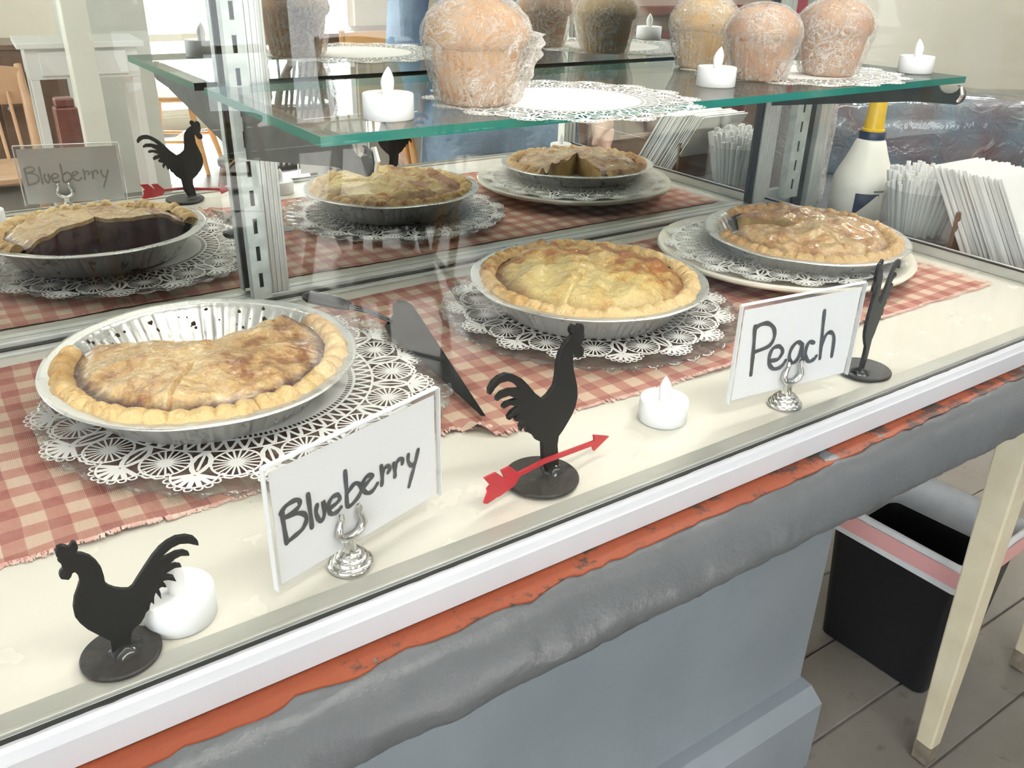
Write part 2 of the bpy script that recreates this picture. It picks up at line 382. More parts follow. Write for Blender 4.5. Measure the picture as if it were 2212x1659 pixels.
ROO1= [(-17.1,71.7),(-16.1,74.2),(-14.1,74.5),(-12.2,73.3),(-11.4,72.3),(-10,73.9),(-9.3,74.8),(-7.7,73.3),(-7.6,70.7),(-8.9,68),(-6.4,66.7),(-3.6,64),(-1.5,60.1),(-0.1,55.7),(0.2,51),(0,46.5),(1.3,44),(3.8,41.4),(6.9,39.4),(9.7,38.3),(11.6,39.4),(14.6,43.2),(18.4,47.8),(22.8,52.9),(26.9,56.6),(30.9,58.8),(35.3,59.8),(40.1,58.8),(43.5,56.5),(45.3,53.4),(45.3,50.5),(44,51.3),(40.6,53.7),(36.5,55),(32.6,54.3),(28.6,52),(25.9,49.7),(29.6,50.1),(34,51),(37.6,50.3),(40.1,48.1),(40.1,46.3),(36,47.8),(32.8,47.1),(29.4,44.7),(27.8,43.3),(29.9,44),(33,43.9),(35.3,42.5),(35.4,41.1),(32.1,41.9),(28.8,40.9),(26.2,39.7),(29,38.3),(31,36.8),(31.7,33.4),(29.8,34.9),(27.5,36.3),(25.4,36.5),(26.5,33.6),(26.6,31.9),(24.3,33.3),(23,32.7),(23.4,29.7),(23.1,25.7),(22,28.7),(21.2,31.1),(20.1,28.8),(19.3,24.1),(18.3,26.3),(17.5,25.1),(16.7,22.2),(15,21.3),(13.7,18.7),(11.4,15.7),(8.8,14.5),(7,12.9),(5.8,9.3),(4.8,3.1),(5.3,0.7),(-4.4,1.1),(-4,6.8),(-3.7,11.6),(-7.5,16.8),(-12.1,23.2),(-14.6,28.4),(-16,33),(-15.8,38.3),(-14.3,43.8),(-12.1,48.1),(-10.4,51.9),(-10.4,55.7),(-11.3,58),(-12.4,58),(-13.3,56.2),(-14.6,54.9),(-17.6,56.6),(-18.1,58.7),(-17.4,60.6),(-16,61.8),(-16,64.8),(-17.2,67.1),(-16.1,67),(-17.2,69.6)]
BLUE=[ [(-54.8,60.2),(-54.6,50.9),(-54,38.7)],
[(-55.7,58.7),(-52.2,61.7),(-46.5,62.4),(-43.8,61),(-43.6,58.1),(-47.2,55.9),(-52.9,55.2),(-45.8,53.9),(-41.1,50.7),(-40.3,46.6),(-43.2,42.3),(-48.9,40.4),(-54,39.1)],
[(-37.6,62),(-37.3,50.8),(-37.1,39.9)],
[(-32.5,52.4),(-33.6,48.1),(-32.5,43.3),(-31,41),(-28.6,43),(-27.6,49.1),(-28.3,52.7),(-27.9,45.9)],
[(-24.8,46),(-19.8,46.9),(-17,48.8),(-18.1,51.9),(-22,52.2),(-25,48.7),(-24.9,44.4),(-23,41.5),(-19.4,41.2),(-16.6,42.7)],
[(-11.8,64.5),(-11.7,52.9),(-11.7,41.1),(-5.6,42.3),(-1.5,46.3),(-2.1,50.9),(-5.7,53.4),(-11,50.1)],
[(0.5,47.9),(4.5,50.3),(7.5,52.3),(6.1,53.8),(2.8,53.7),(0.2,50.6),(0.4,46.2),(3,42.8),(6.8,42.2),(10.9,45.5)],
[(14.5,55.9),(15,48.7),(14.2,43)],
[(14.6,49.8),(16.7,53.1),(19.7,53.5),(21.1,51.5),(19.5,49.2)],
[(24.2,53.2),(24.9,47.6),(24.7,43.7)],
[(25,48.5),(26.2,52.3),(28.8,54.1),(31.1,53.1),(30.9,50.1)],
[(36,54),(35.8,49.7),(38.2,45.4),(41.4,46.2)],
[(44.3,53.8),(41.4,45.4),(37.9,37.1),(35.7,31.5)] ]
PEACH=[ [(-48.9,77.2),(-47.5,65.9),(-46.1,50.6),(-45.1,35.8)],
[(-49.1,74.8),(-43.8,77.5),(-36.4,77.5),(-29.5,72.6),(-27.1,64.8),(-31,57.9),(-44,55.3)],
[(-26.8,44.4),(-19.1,44.2),(-15.6,50),(-19.8,55.2),(-25.9,55.1),(-28.6,49.9),(-27.8,42),(-22.1,36.3),(-14.4,36.8),(-10.7,41.3)],
[(4,52.8),(-1.3,55.7),(-6.5,50.9),(-7.2,43.2),(-2.9,37.8),(2.1,40.1),(4.1,48.9),(4.7,53.3),(6.2,43.3),(9,38.2)],
[(17,51.7),(11.8,53.3),(9.6,47.9),(10.7,41.1),(15.2,35.6),(20.6,36.6),(22.5,38.9)],
[(22.1,78.4),(23.8,63.5),(26.1,47.4),(27.3,36)],
[(26.1,47.4),(28.9,56.1),(34.1,57.8),(39,51.7),(40.6,35.4)] ]


# ------------------------------------------------------------------ room shell
RX0, RX1, RY0, RY1, RZ = -2.2, 4.8, -5.6, 1.9, 2.75
fl = struct(MB().box(RX0, RX1, RY0, RY1, -.08, -.002).build('floor', 'floor_room', smooth=False))
for i in range(13):                                   # worn boards around the end of the counter
    y0 = -.35 + i * .145
    bd = MB().box(.75, 3.2, y0 + .002, y0 + .143, -.002, .004 + .0015 * (i % 3)).build('plank', 'floor_worn', fl, smooth=False, bevel=.002)
LW = (-3.3, -.55, .75, 2.35)
wl = MB().box(RX0 - .12, RX0, RY0, LW[0], 0, RZ).box(RX0 - .12, RX0, LW[1], RY1, 0, RZ).box(RX0 - .12, RX0, LW[0], LW[1], 0, LW[2]).box(RX0 - .12, RX0, LW[0], LW[1], LW[3], RZ)
struct(wl.build('wall_left', 'wall_cream', smooth=False))
struct(MB().box(RX1, RX1 + .1, RY0, RY1, 0, RZ).build('wall_right', 'wall_cream', smooth=False))
struct(MB().box(RX0, RX1, RY1, RY1 + .1, 0, RZ).build('wall_back', 'wall_cream', smooth=False))
struct(MB().box(RX0, RX1, RY0, RY1, RZ, RZ + .1).build('ceiling', 'ceiling_white', smooth=False))
WIN = [(-1.6, -.5, .75, 2.3), (1.55, 2.25, .10, 1.15), (2.34, 3.30, .10, 2.3)]
wf = MB(); xs = RX0
for (a, b, z0, z1) in WIN:
    wf.box(xs, a, RY0 - .12, RY0, 0, RZ); wf.box(a, b, RY0 - .12, RY0, 0, z0); wf.box(a, b, RY0 - .12, RY0, z1, RZ); xs = b
wf.box(xs, RX1, RY0 - .12, RY0, 0, RZ)
struct(wf.build('wall_front', 'wall_cream', smooth=False))
for i, (a, b, z0, z1) in enumerate(WIN):
    fr = MB(); w = .05; y0, y1 = RY0 - .09, RY0 - .03
    fr.box(a, a + w, y0, y1, z0, z1).box(b - w, b, y0, y1, z0, z1).box(a + w, b - w, y0, y1, z0, z0 + w).box(a + w, b - w, y0, y1, z1 - w, z1)
    md = z0 + (z1 - z0) * .5
    fr.box(a + w, b - w, y0, y1, md, md + w)
    wo = struct(fr.build('window_%d' % (i + 1), 'post_white', smooth=False))
    MB().box(a + w, b - w, RY0 - .062, RY0 - .058, z0 + w, md).build('pane', 'pane_glass', wo, smooth=False)
    MB().box(a + w, b - w, RY0 - .062, RY0 - .058, md + w, z1 - w).build('pane', 'pane_glass', wo, smooth=False)
fr = MB(); w = .05; x0, x1 = RX0 - .09, RX0 - .03; a, b, z0, z1 = LW; c = (a + b) / 2
fr.box(x0, x1, a, a + w, z0, z1).box(x0, x1, b - w, b, z0, z1).box(x0, x1, a + w, b - w, z0, z0 + w).box(x0, x1, a + w, b - w, z1 - w, z1).box(x0, x1, c - w / 2, c + w / 2, z0 + w, z1 - w)
wo = struct(fr.build('window_4', 'post_white', smooth=False))  # unseen window, added to bring daylight in from the left
for p, q in ((a + w, c - w / 2), (c + w / 2, b - w)): MB().box(RX0 - .062, RX0 - .058, p, q, z0 + w, z1 - w).build('pane', 'pane_glass', wo, smooth=False)
struct(MB().box(.88, 1.30, -3.98, -3.86, 0, RZ - .002).build('wall_inner', 'wall_greywhite', smooth=False))

def ceiling_lamp(x, y, lab, power):
    o = thing('ceiling_lamp', lab, 'lamp', (x, y, RZ - .10), 0, 'fluorescent ceiling lamps')
    MB().box(-.62, .62, -.16, .16, .04, .0995).build('housing', 'lamp_housing', o, smooth=False, bevel=.01)
    MB().box(-.58, .58, -.12, .12, .015, .0395).build('diffuser', 'lamp_diffuser', o, smooth=False)
    L = bpy.data.lights.new('tube_light', 'AREA'); L.shape = 'RECTANGLE'; L.size = 1.15; L.size_y = .22
    L.energy = power; L.color = (1, .965, .90)
    lo = bpy.data.objects.new('tube_light', L); COL.objects.link(lo); lo.parent = o; lo.location = (0, 0, 0)
ceiling_lamp(.55, -.9, 'long white fluorescent ceiling lamp in front of the pie case', 26)
ceiling_lamp(2.7, -1.4, 'long white fluorescent ceiling lamp over the dark wooden hutch', 14)
ceiling_lamp(2.5, .75, 'added long white fluorescent ceiling lamp, out of view beyond the end of the counter', 62)  # unseen lamp, added to brighten the right wall and the bottle
ceiling_lamp(.9, .62, 'long white fluorescent ceiling lamp just behind the pie case', 9)
ceiling_lamp(1.2, -4.6, 'long white fluorescent ceiling lamp by the front windows', 10)

# ------------------------------------------------------------------ counter
ct = thing('serving_counter', 'grey painted wooden counter with a peeling red paint strip and cream legs', 'counter', (0, 0, H))
CX0, CX1 = -1.2, 2.05
prof = [(.86, -.0225), (.0, -.0225), (-.0235, -.0228), (-.0318, -.0250), (-.0385, -.030), (-.044, -.037), (-.0485, -.046), (-.050, -.056), (-.0495, -.063), (-.0465, -.0675), (-.040, -.069), (.86, -.069)]
NXX = 700
def slab(i, j):
    x = CX0 + (CX1 - CX0) * i / (NXX - 1); y, z = prof[j]
    if 2 <= j <= 9:
        n1 = nz3(x * 22, j * .8, 1.0); n2 = nz3(x * 70, j * 2.1, 4.0)
        n4 = nz3(x * 150, j * 3.1, 7.0)
        y += .0024 * n1 + .0012 * n2 + .0005 * n4; z += .0016 * nz3(x * 30, j, 9) + .0008 * n2 + .0004 * n4
        if j == 2: y += .004 * nz3(x * 35, 3, 3) + .002 * nz3(x * 120, 3, 5)
    return (x, y, z)
mb = MB().grid(NXX, len(prof), slab)
for i in (0, NXX - 1): mb.add([slab(i, j) for j in range(len(prof))], [tuple(range(len(prof)))])
mb.build('counter_top', 'counter_grey', ct, sharp=60)
def strip(i, j):
    x = CX0 + .002 + (CX1 - CX0 - .004) * i / 399
    yf = -.0272 + .004 * nz3(x * 35, 3, 3) + .0025 * nz3(x * 120, 3, 5) + .0012 * nz3(x * 260, 1, 5)
    if x > .62: yf += min(.006, (x - .62) * .012)
    return (x, -.005 if j == 0 else yf, -.0222 if j < 2 else -.0235)
MB().grid(400, 3, strip).build('paint_strip', 'paint_strip_red', ct)
PY = .25
MB().box(-1.2, 1.135, PY, .60, -H + .155, -.0695).build('base_panel', 'panel_bluegrey', ct, smooth=False, bevel=.002)
mb = MB(); pr = [(PY - .045, -H + .0055), (PY - .045, -H + .150), (PY - .020, -H + .170), (PY + .01, -H + .172), (PY + .01, -H + .0055)]
mb.add([(x, y, z) for x in (-1.2, 1.139) for y, z in pr], [tuple(range(5)), tuple(range(5, 10))[::-1]] + [(k, (k + 1) % 5, 5 + (k + 1) % 5, 5 + k) for k in range(5)])
mb.build('plinth', 'panel_bluegrey', ct, smooth=False)
def leg(x, y, w=.0225):
    mb = MB()
    def ring(z, s):
        cx = x - .034 * max(0, z + H) / H
        return [(cx - s, y - s, z), (cx + s, y - s, z), (cx + s, y + s, z), (cx - s, y + s, z)]
    zs = [(-.0695, w), (-.20, w), (-H + .25, w * .80), (-H + .05, w * .66)]
    mb.add([p for z, s in zs for p in ring(z, s)], [(4 * i + k, 4 * i + (k + 1) % 4, 4 * i + 4 + (k + 1) % 4, 4 * i + 4 + k) for i in range(3) for k in range(4)] + [(0, 1, 2, 3)])
    lg = mb.build('leg', 'leg_cream', ct, smooth=False, bevel=.003)
    mb = MB(); mb.add(ring(-H + .05, w * .66) + ring(-H + .0075, w * .62), [(0, 1, 5, 4), (1, 2, 6, 5), (2, 3, 7, 6), (3, 0, 4, 7), (4, 5, 6, 7)])
    mb.build('worn_foot', 'leg_dirt', lg, smooth=False)
leg(1.322, .103); leg(1.685, .125)
MB().box(1.30, 1.705, .09, .118, -.12, -.0695).build('apron', 'leg_cream', ct, smooth=False, bevel=.002)

# ------------------------------------------------------------------ display case
D = .4783; XE = 1.135; XL = -.75; TOP = .44
dc = thing('display_case', 'aluminium and glass pie display case with mirrored back on the grey counter', 'display case', (0, 0, H))
MB().box(XL, XE, .004, D + .02, -.0215, 0).build('deck', 'deck_cream', dc, smooth=False)
mb = MB(); pr = [(-.002, .002), (-.0062, .0018), (-.0085, .0002), (-.0095, -.002), (-.0105, -.0035), (-.012, -.004), (-.0122, -.0205), (-.0105, -.0222), (.0035, -.0222), (.0035, .001)]
n = len(pr)
mb.add([(x, y, z) for x in (XL, XE + .012) for y, z in pr], [tuple(range(n)), tuple(range(n, 2 * n))[::-1]] + [(k, (k + 1) % n, n + (k + 1) % n, n + k) for k in range(n)])
mb.build('front_rail', 'rail_white', dc, sharp=30)
mb = MB()
def gask(i, j):
    x = XL + (XE - XL) * i / 500; e = .0009 * max(0, nz3(x * 90, 0, 2)) + .0014 * max(0, nz3(x * 25, 5, 2) - .25) * (x > .45)
    return (x, (-.0016, -.0042 - e, -.0042 - e)[j], (.0026, .0026, .0016)[j])
mb.grid(501, 3, gask); mb.build('gasket', 'gasket', dc, smooth=False)
mb = MB(); mb.box(XL, XE, .0005, .0035, .0002, .0035).box(XL, XE, .0035, .0165, .0002, .0016).build('inner_sill', 'sill_grey', dc, smooth=False, bevel=.0005)
MB().box(XL, XE, -.0025, .0005, .0012, TOP).build('front_glass', 'pane_glass', dc, smooth=False)
MB().box(XE - .003, XE, .001, D - .002, .013, TOP).build('end_glass', 'pane_glass', dc, smooth=False)
MB().box(XL, XE, .0, D, TOP + .0005, TOP + .005).build('top_glass', 'pane_glass', dc, smooth=False)
MB().box(XE - .007, XE + .006, .004, D - .004, .0002, .0125).build('end_rail', 'aluminium', dc, smooth=False, bevel=.001)
mb = MB().box(XE - .0085, XE - .0045, .004, D - .004, .0126, .0142)
mb.build('end_gasket', 'gasket', dc, smooth=False)
mb = MB(); mb.box(XE - .018, XE + .008, -.004, .016, .003, TOP)
for k in range(3): mb.box(XE - .0155 + k * .008, XE - .0115 + k * .008, .016, .0175, .003, TOP)
mb.build('corner_post', 'aluminium', dc, smooth=False, bevel=.001)
MB().box(XL, XE + .008, -.012, .012, TOP + .0052, TOP + .025).build('top_rail', 'rail_white', dc, smooth=False, bevel=.002)
MB().box(XL, XE + .008, D - .012, D + .012, TOP + .0052, TOP + .025).build('top_rail', 'rail_white', dc, smooth=False, bevel=.002)
MB().box(XL - .01, XL, 0, D, -.02, TOP).build('end_panel', 'aluminium', dc, smooth=False)
# mirrored back
MB().box(XL, .388, D, D + .004, .004, TOP).build('mirror', 'mirror', dc, smooth=False)
MB().box(.388, 1.1, D, D + .004, .004, TOP).build('mirror', 'mirror', dc, smooth=False)
MB().box(XL, 1.13, D + .0045, D + .010, -.02, TOP).build('mirror_backing', 'aluminium', dc, smooth=False)
mb = MB().box(XL, 1.13, D - .010, D - .0005, .0002, .0085); mb.build('back_track', 'aluminium', dc, smooth=False, bevel=.0008)
mb = MB().box(XL, 1.13, D - .0160, D - .0102, .0002, .004); mb.build('track_gasket', 'gasket', dc, smooth=False)
mb = MB().box(XL, 1.13, D - .024, D - .0162, .0002, .0030); mb.build('track_lip', 'aluminium', dc, smooth=False, bevel=.0006)
def fluted(x0, x1, y0, y1, n, z0=.0087):
    mb = MB().box(x0, x1, y0 + .0012, y1, z0, TOP)
    w = (x1 - x0) / (2 * n - 1)
    for k in range(n): mb.box(x0 + 2 * k * w, x0 + (2 * k + 1) * w, y0, y0 + .0013, z0, TOP)
    return mb
fluted(.3795, .4015, D - .009, D - .0003, 5).build('mirror_stile', 'aluminium', dc, smooth=False, bevel=.0004)
fluted(1.1035, 1.134, D - .009, D - .0003, 6).build('mirror_stile', 'aluminium', dc, smooth=False, bevel=.0004)
MB().box(1.099, 1.1032, D - .006, D - .0003, .0087, TOP).build('mirror_gasket', 'gasket', dc, smooth=False)
def standard(x0, x1, y0, y1):
    # slotted upright: a steel channel whose face is pierced by a row of long slots
    mb = MB(); zc = [.012]; sl = .0150; pitch = .0275; t = .0015; c = (x0 + x1) / 2; hw = .0021
    mb.box(x0, x0 + t, y0, y1, .0087, TOP).box(x1 - t, x1, y0, y1, .0087, TOP)
    mb.box(x0 + t, c - hw, y0, y0 + t, .0087, TOP).box(c + hw, x1 - t, y0, y0 + t, .0087, TOP)
    z = .0087
    while z < TOP - .02:
        mb.box(c - hw, c + hw, y0, y0 + t, z, z + pitch - sl); z += pitch
    mb.box(c - hw, c + hw, y0, y0 + t, z, TOP)
    o = mb.build('slotted_standard', 'standard_steel', dc, smooth=False)
    MB().box(x0 + t + .0002, x1 - t - .0002, y0 + .004, y0 + .0045, .0087, TOP).build('channel', 'gasket', o, smooth=False)  # near-black sheet behind the slots, shade of the hollow inside put into colour
standard(.3600, .3778, D - .022, D - .0105)
standard(1.166, 1.196, D - .012, D)
MB().box(1.198, 1.218, D - .004, D, -.02, TOP).build('back_gasket', 'gasket', dc, smooth=False)
fluted(1.220, 1.246, D - .012, D, 3, -.0215).build('back_upright', 'aluminium', dc, smooth=False, bevel=.0004)
MB().box(1.1345, 1.25, D + .001, D + .012, -.0215, .02).build('back_foot', 'aluminium', dc, smooth=False)
def bracket(x, side):
    # tapered arm that hooks into the standard, rounded nose with a hollow
    y0, y1 = .190, D - .0225
    nose = [(y0 + .010 + .0105 * cos(a), .1945 + .0105 * sin(a)) for a in [radians(d) for d in range(80, 281, 20)]]
    poly = [(y1, .2055), (y0 + .034, .2055)]
    poly += [(y0 + .034 - .0135 + .0135 * cos(a), .2055 - .0105 * sin(a)) for a in [radians(d) for d in range(20, 171, 25)]]
    poly += nose + [(y0 + .06, .181), (y1, .148)]
    mb = MB().prism(poly, x - .0013, x + .0013, 'yz'); mb.box(x - .0013, x + .0013, y1, D - .009, .16, .166).box(x - .0013, x + .0013, y1, D - .009, .19, .196)
    o = mb.build('shelf_bracket', 'bracket_steel', dc, smooth=False)
    MB().tube([(x + side * .004, y0 + .004, .188), (x + side * .004, y0 + .0005, .196), (x + side * .004, y0 + .004, .2045)], [.002, .0028, .002], 8).build('nose_clip', 'chrome', o)
bracket(.3690, 1); bracket(1.096, -1)
# red board leaning behind the case
rb = MB().box(1.22, 1.40, .62, .64, -.0222, .5).box(1.22, 1.40, .612, .62, .085, .10).box(1.22, 1.40, .612, .62, .20, .215)
rb = rb.build('red_board', 'red_board', smooth=False, bevel=.003); rb.location = (0, .025, H); tag(rb, 'dark red ribbed board standing on the counter behind the mirrored back', 'board')

# unseen tube lamp, added under the top front rail to brighten the case
cl_ = thing('added_case_lamp', 'added slim white tube lamp, out of view under the top rail inside the pie case', 'lamp', (0, 0, H))
MB().box(-.25, 1.08, .013, .045, TOP - .018, TOP - .0005).build('housing', 'lamp_housing', cl_, smooth=False, bevel=.002)
MB().tube([(-.23, .030, TOP - .026), (1.06, .030, TOP - .026)], .0075, 16).build('tube', 'lamp_diffuser', cl_)
L = bpy.data.lights.new('tube_light', 'AREA'); L.shape = 'RECTANGLE'; L.size = 1.28; L.size_y = .03; L.energy = 1.15; L.color = (1, .95, .84)
lo = bpy.data.objects.new('tube_light', L); COL.objects.link(lo); lo.parent = cl_; lo.location = (.415, .034, TOP - .036); lo.rotation_euler = (radians(25), 0, 0)

# glass shelf
SX0, SX1, SY0, SY1, SZ0, SZ1 = .340, 1.112, .2045, .4615, .2062, .213
gs = thing('glass_shelf', 'green-edged glass shelf holding the wrapped muffins', 'shelf', (0, 0, H))
MB().add([(SX0, SY0, SZ1), (SX1, SY0, SZ1), (SX1, SY1, SZ1), (SX0, SY1, SZ1), (SX0, SY0, SZ0), (SX1, SY0, SZ0), (SX1, SY1, SZ0), (SX0, SY1, SZ0)], [(0, 1, 2, 3), (7, 6, 5, 4)]).build('pane', 'shelf_glass', gs, smooth=False)
mb = MB(); e = .0012
mb.box(SX0, SX1, SY0 - e, SY0 + .0002, SZ0, SZ1).box(SX0, SX1, SY1 - .0002, SY1 + e, SZ0, SZ1).box(SX0 - e, SX0 + .0002, SY0 - e, SY1 + e, SZ0, SZ1).box(SX1 - .0002, SX1 + e, SY0 - e, SY1 + e, SZ0, SZ1)
mb.build('polished_edge', 'glass_edge', gs, smooth=False)

# ------------------------------------------------------------------ gingham runner
gc = thing('gingham_runner', 'faded red and white gingham cloth with frayed edges under the pies', 'cloth', (0, 0, H))
def cfront(x): return .112 + .024 * (1 if x < .40 else 0) * 1.0 + .005 * nz3(x * 7, 0, 3) + .0025 * nz3(x * 45, 1, 3)
def cback(x): return .432 + .004 * nz3(x * 8, 2, 6) + .0015 * nz3(x * 60, 1, 8)
GX0, GX1, NX, NY = -.70, 1.088, 420, 64
def cl(i, j):
    v = j / (NY - 1); x = GX0 + (GX1 - GX0) * i / (NX - 1)
    if i == NX - 1: x += .004 * nz3(v * 14, 4, 1)
    a = cfront(x)
    if .40 <= x < .425: a = .112 + .024 * (1 - (x - .40) / .025)
    if x > .425: a -= .012 * (x - .425)
    y = a + (cback(x) - a) * v
    z = .0012 + .0006 * nz3(x * 18, y * 18, 0)
    curl = max(0, 1 - (y - a) / .02) * max(0, nz3(x * 10, 7, 7)) * .006
    d = abs(x - .415)
    if d < .03: curl += .009 * max(0, 1 - (y - a) / .03) * (1 - d / .03) * (.5 + .5 * cos(d * 300))
    return (x, y, z + curl)
MB().grid(NX, NY, cl).build('fabric', 'gingham', gc)
mb = MB()
for k in range(5200):
    i = random.randrange(NX - 1); x, y, z = cl(i, 0); x += random.uniform(0, .004); L = random.uniform(.0004, .0030) * (1.2 + 1.2 * nz3(x * 40, 5, 5)); dx = random.uniform(-.0015, .0015)
    mb.add([(x, y + .0012, z + .0004), (x + .0008, y + .001, z + .0003), (x + dx + .0007, y - L, max(.0006, z - .0004)), (x + dx, y - L, max(.0006, z - .0004))], [(0, 1, 2, 3)])
for k in range(500):
    j = random.randrange(NY - 1); x, y, z = cl(NX - 1, j); y += random.uniform(0, .005); L = random.uniform(.001, .012)
    mb.add([(x - .001, y, z), (x - .001, y + .0004, z), (x + L, y + random.uniform(-.002, .002), z + .0004), (x + L, y - .0004, z + .0004)], [(0, 1, 2, 3)])
mb.build('frayed_threads', 'thread', gc, smooth=False, kind='stuff')
CLZ = .0021

# ------------------------------------------------------------------ lace doilies
def doily_mesh(seed, N=16):
    rnd = random.Random(seed); mb = MB()
    zz = lambda: rnd.uniform(0, .00022)
    def strip(pts, w):
        z = zz(); n = len(pts); v = []
        for i, (x, y) in enumerate(pts):
            ax, ay = pts[max(i - 1, 0)]; bx, by = pts[min(i + 1, n - 1)]
            l = hypot(bx - ax, by - ay) or 1; nx, ny = -(by - ay) / l * w * .58, (bx - ax) / l * w * .58
            v += [(x + nx, y + ny, z), (x - nx, y - ny, z)]
        mb.add(v, [(2 * i, 2 * i + 1, 2 * i + 3, 2 * i + 2) for i in range(n - 1)])
    def ring(cx, cy, r, w, a0=0, a1=2 * pi, n=18): strip([(cx + r * cos(a0 + (a1 - a0) * k / n), cy + r * sin(a0 + (a1 - a0) * k / n)) for k in range(n + 1)], w)
    def disc(cx, cy, r, n=12):
        z = zz(); mb.add([(cx, cy, z)] + [(cx + r * cos(2 * pi * k / n), cy + r * sin(2 * pi * k / n), z) for k in range(n)], [(0, 1 + k, 1 + (k + 1) % n) for k in range(n)])
    P = lambda r, a: (r * cos(a), r * sin(a))
    R0 = .545; disc(0, 0, R0, 96)
    ring(0, 0, R0 + .032, .013, n=120)
    for k in range(150):
        a = 2 * pi * k / 150; strip([P(R0 - .004, a), P(R0 + .028, a)], .0085)
    da = 2 * pi / N
    for k in range(N):
        a = k * da; wr = .780; cx, cy = P(wr, a); rr = .108
        # lattice of petals between the plain centre and the wheels
        for s in (-.5, -.25, 0, .25):
            strip([P(R0 + .034, a + s * da), P(.628, a + (s + .06) * da), P(.672, a + (s + .125) * da)], .013)
            strip([P(R0 + .034, a + (s + .25) * da), P(.628, a + (s + .19) * da), P(.672, a + (s + .125) * da)], .013)
        ring(0, 0, .672, .011, a - da / 2, a + da / 2, 10)
        for s in (-.375, -.125, .125, .375): disc(*P(.652, a + s * da), .011, 8)
        # spoked wheel
        disc(cx, cy, .034, 14); ring(cx, cy, rr, .0095, n=26)
        for q in range(20):
            b = a + 2 * pi * (q + .5) / 20
            strip([(cx + .030 * cos(b), cy + .030 * sin(b)), (cx + rr * cos(b), cy + rr * sin(b))], .0080)
        # leafy joint between two wheels
        b = a + da / 2
        for s in (-1, 1):
            strip([P(.680, b + s * .008), P(.725, b + s * .045), P(.775, b + s * .052), P(.825, b + s * .030), P(.865, b)], .019)
        strip([P(.675, b), P(.83, b)], .011)
        # shell fan with looped edge
        fx, fy = P(.862, b)
        for q in range(-3, 4):
            e = b + q * .43
            strip([(fx + .010 * cos(e), fy + .010 * sin(e)), (fx + .098 * cos(e), fy + .098 * sin(e))], .0200)
        ring(fx, fy, .102, .0085, b - 1.62, b + 1.62, 22)
        for q in range(9):
            e = b + (q - 4) * .375; lx, ly = fx + .113 * cos(e), fy + .113 * sin(e)
            ring(lx, ly, .0165, .0070, e - 1.9, e + 1.9, 9)
        for s in (-1, 1):
            strip([P(.895, b + s * da * .36), P(.905, b + s * da * .44), P(.893, b + s * da * .52)], .010)
            strip([P(.875, b + s * da * .34), P(.888, b + s * da * .5)], .008)
    return mb
DM = doily_mesh(3).build('paper_doily', 'doily_paper', smooth=False).data
bpy.data.objects.remove(bpy.data.objects['paper_doily'])
def doily(loc, rad, rz, label):
    o = bpy.data.objects.new('paper_doily', DM); COL.objects.link(o)
    o.location = loc; o.scale = (rad, rad, 1); o.rotation_euler = (0, 0, rz); tag(o, label, 'doily', 'white lace paper doilies'); return o

# ------------------------------------------------------------------ plates
def glass_plate(loc, rad, label):
    o = thing('glass_plate', label, 'plate', loc)
    k = 46
    def mod(r, z, a):
        e = max(0, (r - .86 * rad) / (.14 * rad))
        return r + e * rad * .012 * abs(sin(k * a / 2)) - e * .004 * rad, z + e * .0008 * cos(k * a)
    MB().lathe([(0.0005, .0), (.62 * rad, .0), (.70 * rad, .0008), (.86 * rad, .0026), (.94 * rad, .0045), (rad, .0066), (rad + .0012, .0072), (rad - .0002, .0080), (.93 * rad, .0061), (.85 * rad, .0044), (.69 * rad, .0026), (.6 * rad, .0022), (.0005, .0022)], 184, mod).build('dish', 'plate_glass', o)
    mb = MB()
    for q in range(46):
        a = 2 * pi * (q + .5) / 46
        mb.lathe([(.0002, .0023), (.0019, .0016), (.0023, 0), (.0019, -.0016), (.0002, -.0023)], 7, None, (rad + .0010) * cos(a), (rad + .0010) * sin(a), .0072)
    mb.build('beaded_rim', 'plate_glass', o)
    return o
glass_plate((.295, .270, H + CLZ + .0006), .157, 'clear scalloped glass plate under the half-eaten blueberry pie')
glass_plate((.637, .268, H + CLZ + .0006), .147, 'clear scalloped glass plate under the whole peach pie')
pc = thing('ceramic_plate', 'cream ceramic plate with a thick rim under the cut pie by the end glass', 'plate', (.937, .277, H + CLZ + .0004))
MB().lathe([(.0005, .002), (.080, .002), (.083, 0), (.092, 0), (.094, .003), (.125, .0095), (.140, .013), (.1455, .0145), (.1475, .0170), (.1468, .0198), (.1435, .0205), (.139, .0188), (.122, .0135), (.100, .0075), (.09, .0060), (.0005, .0060)], 96).build('dish', 'ceramic', pc)
MB().lathe([(.1440, .0200), (.1462, .0206), (.1478, .0190)], 96).build('glazed_rim', 'ceramic', pc)
doily((.285, .276, H + CLZ + .0086 + .0004), .156, .05, 'white lace doily between the glass plate and the half-eaten blueberry pie')
doily((.642, .274, H + CLZ + .0090), .145, .15, 'white lace doily between the glass plate and the whole peach pie')

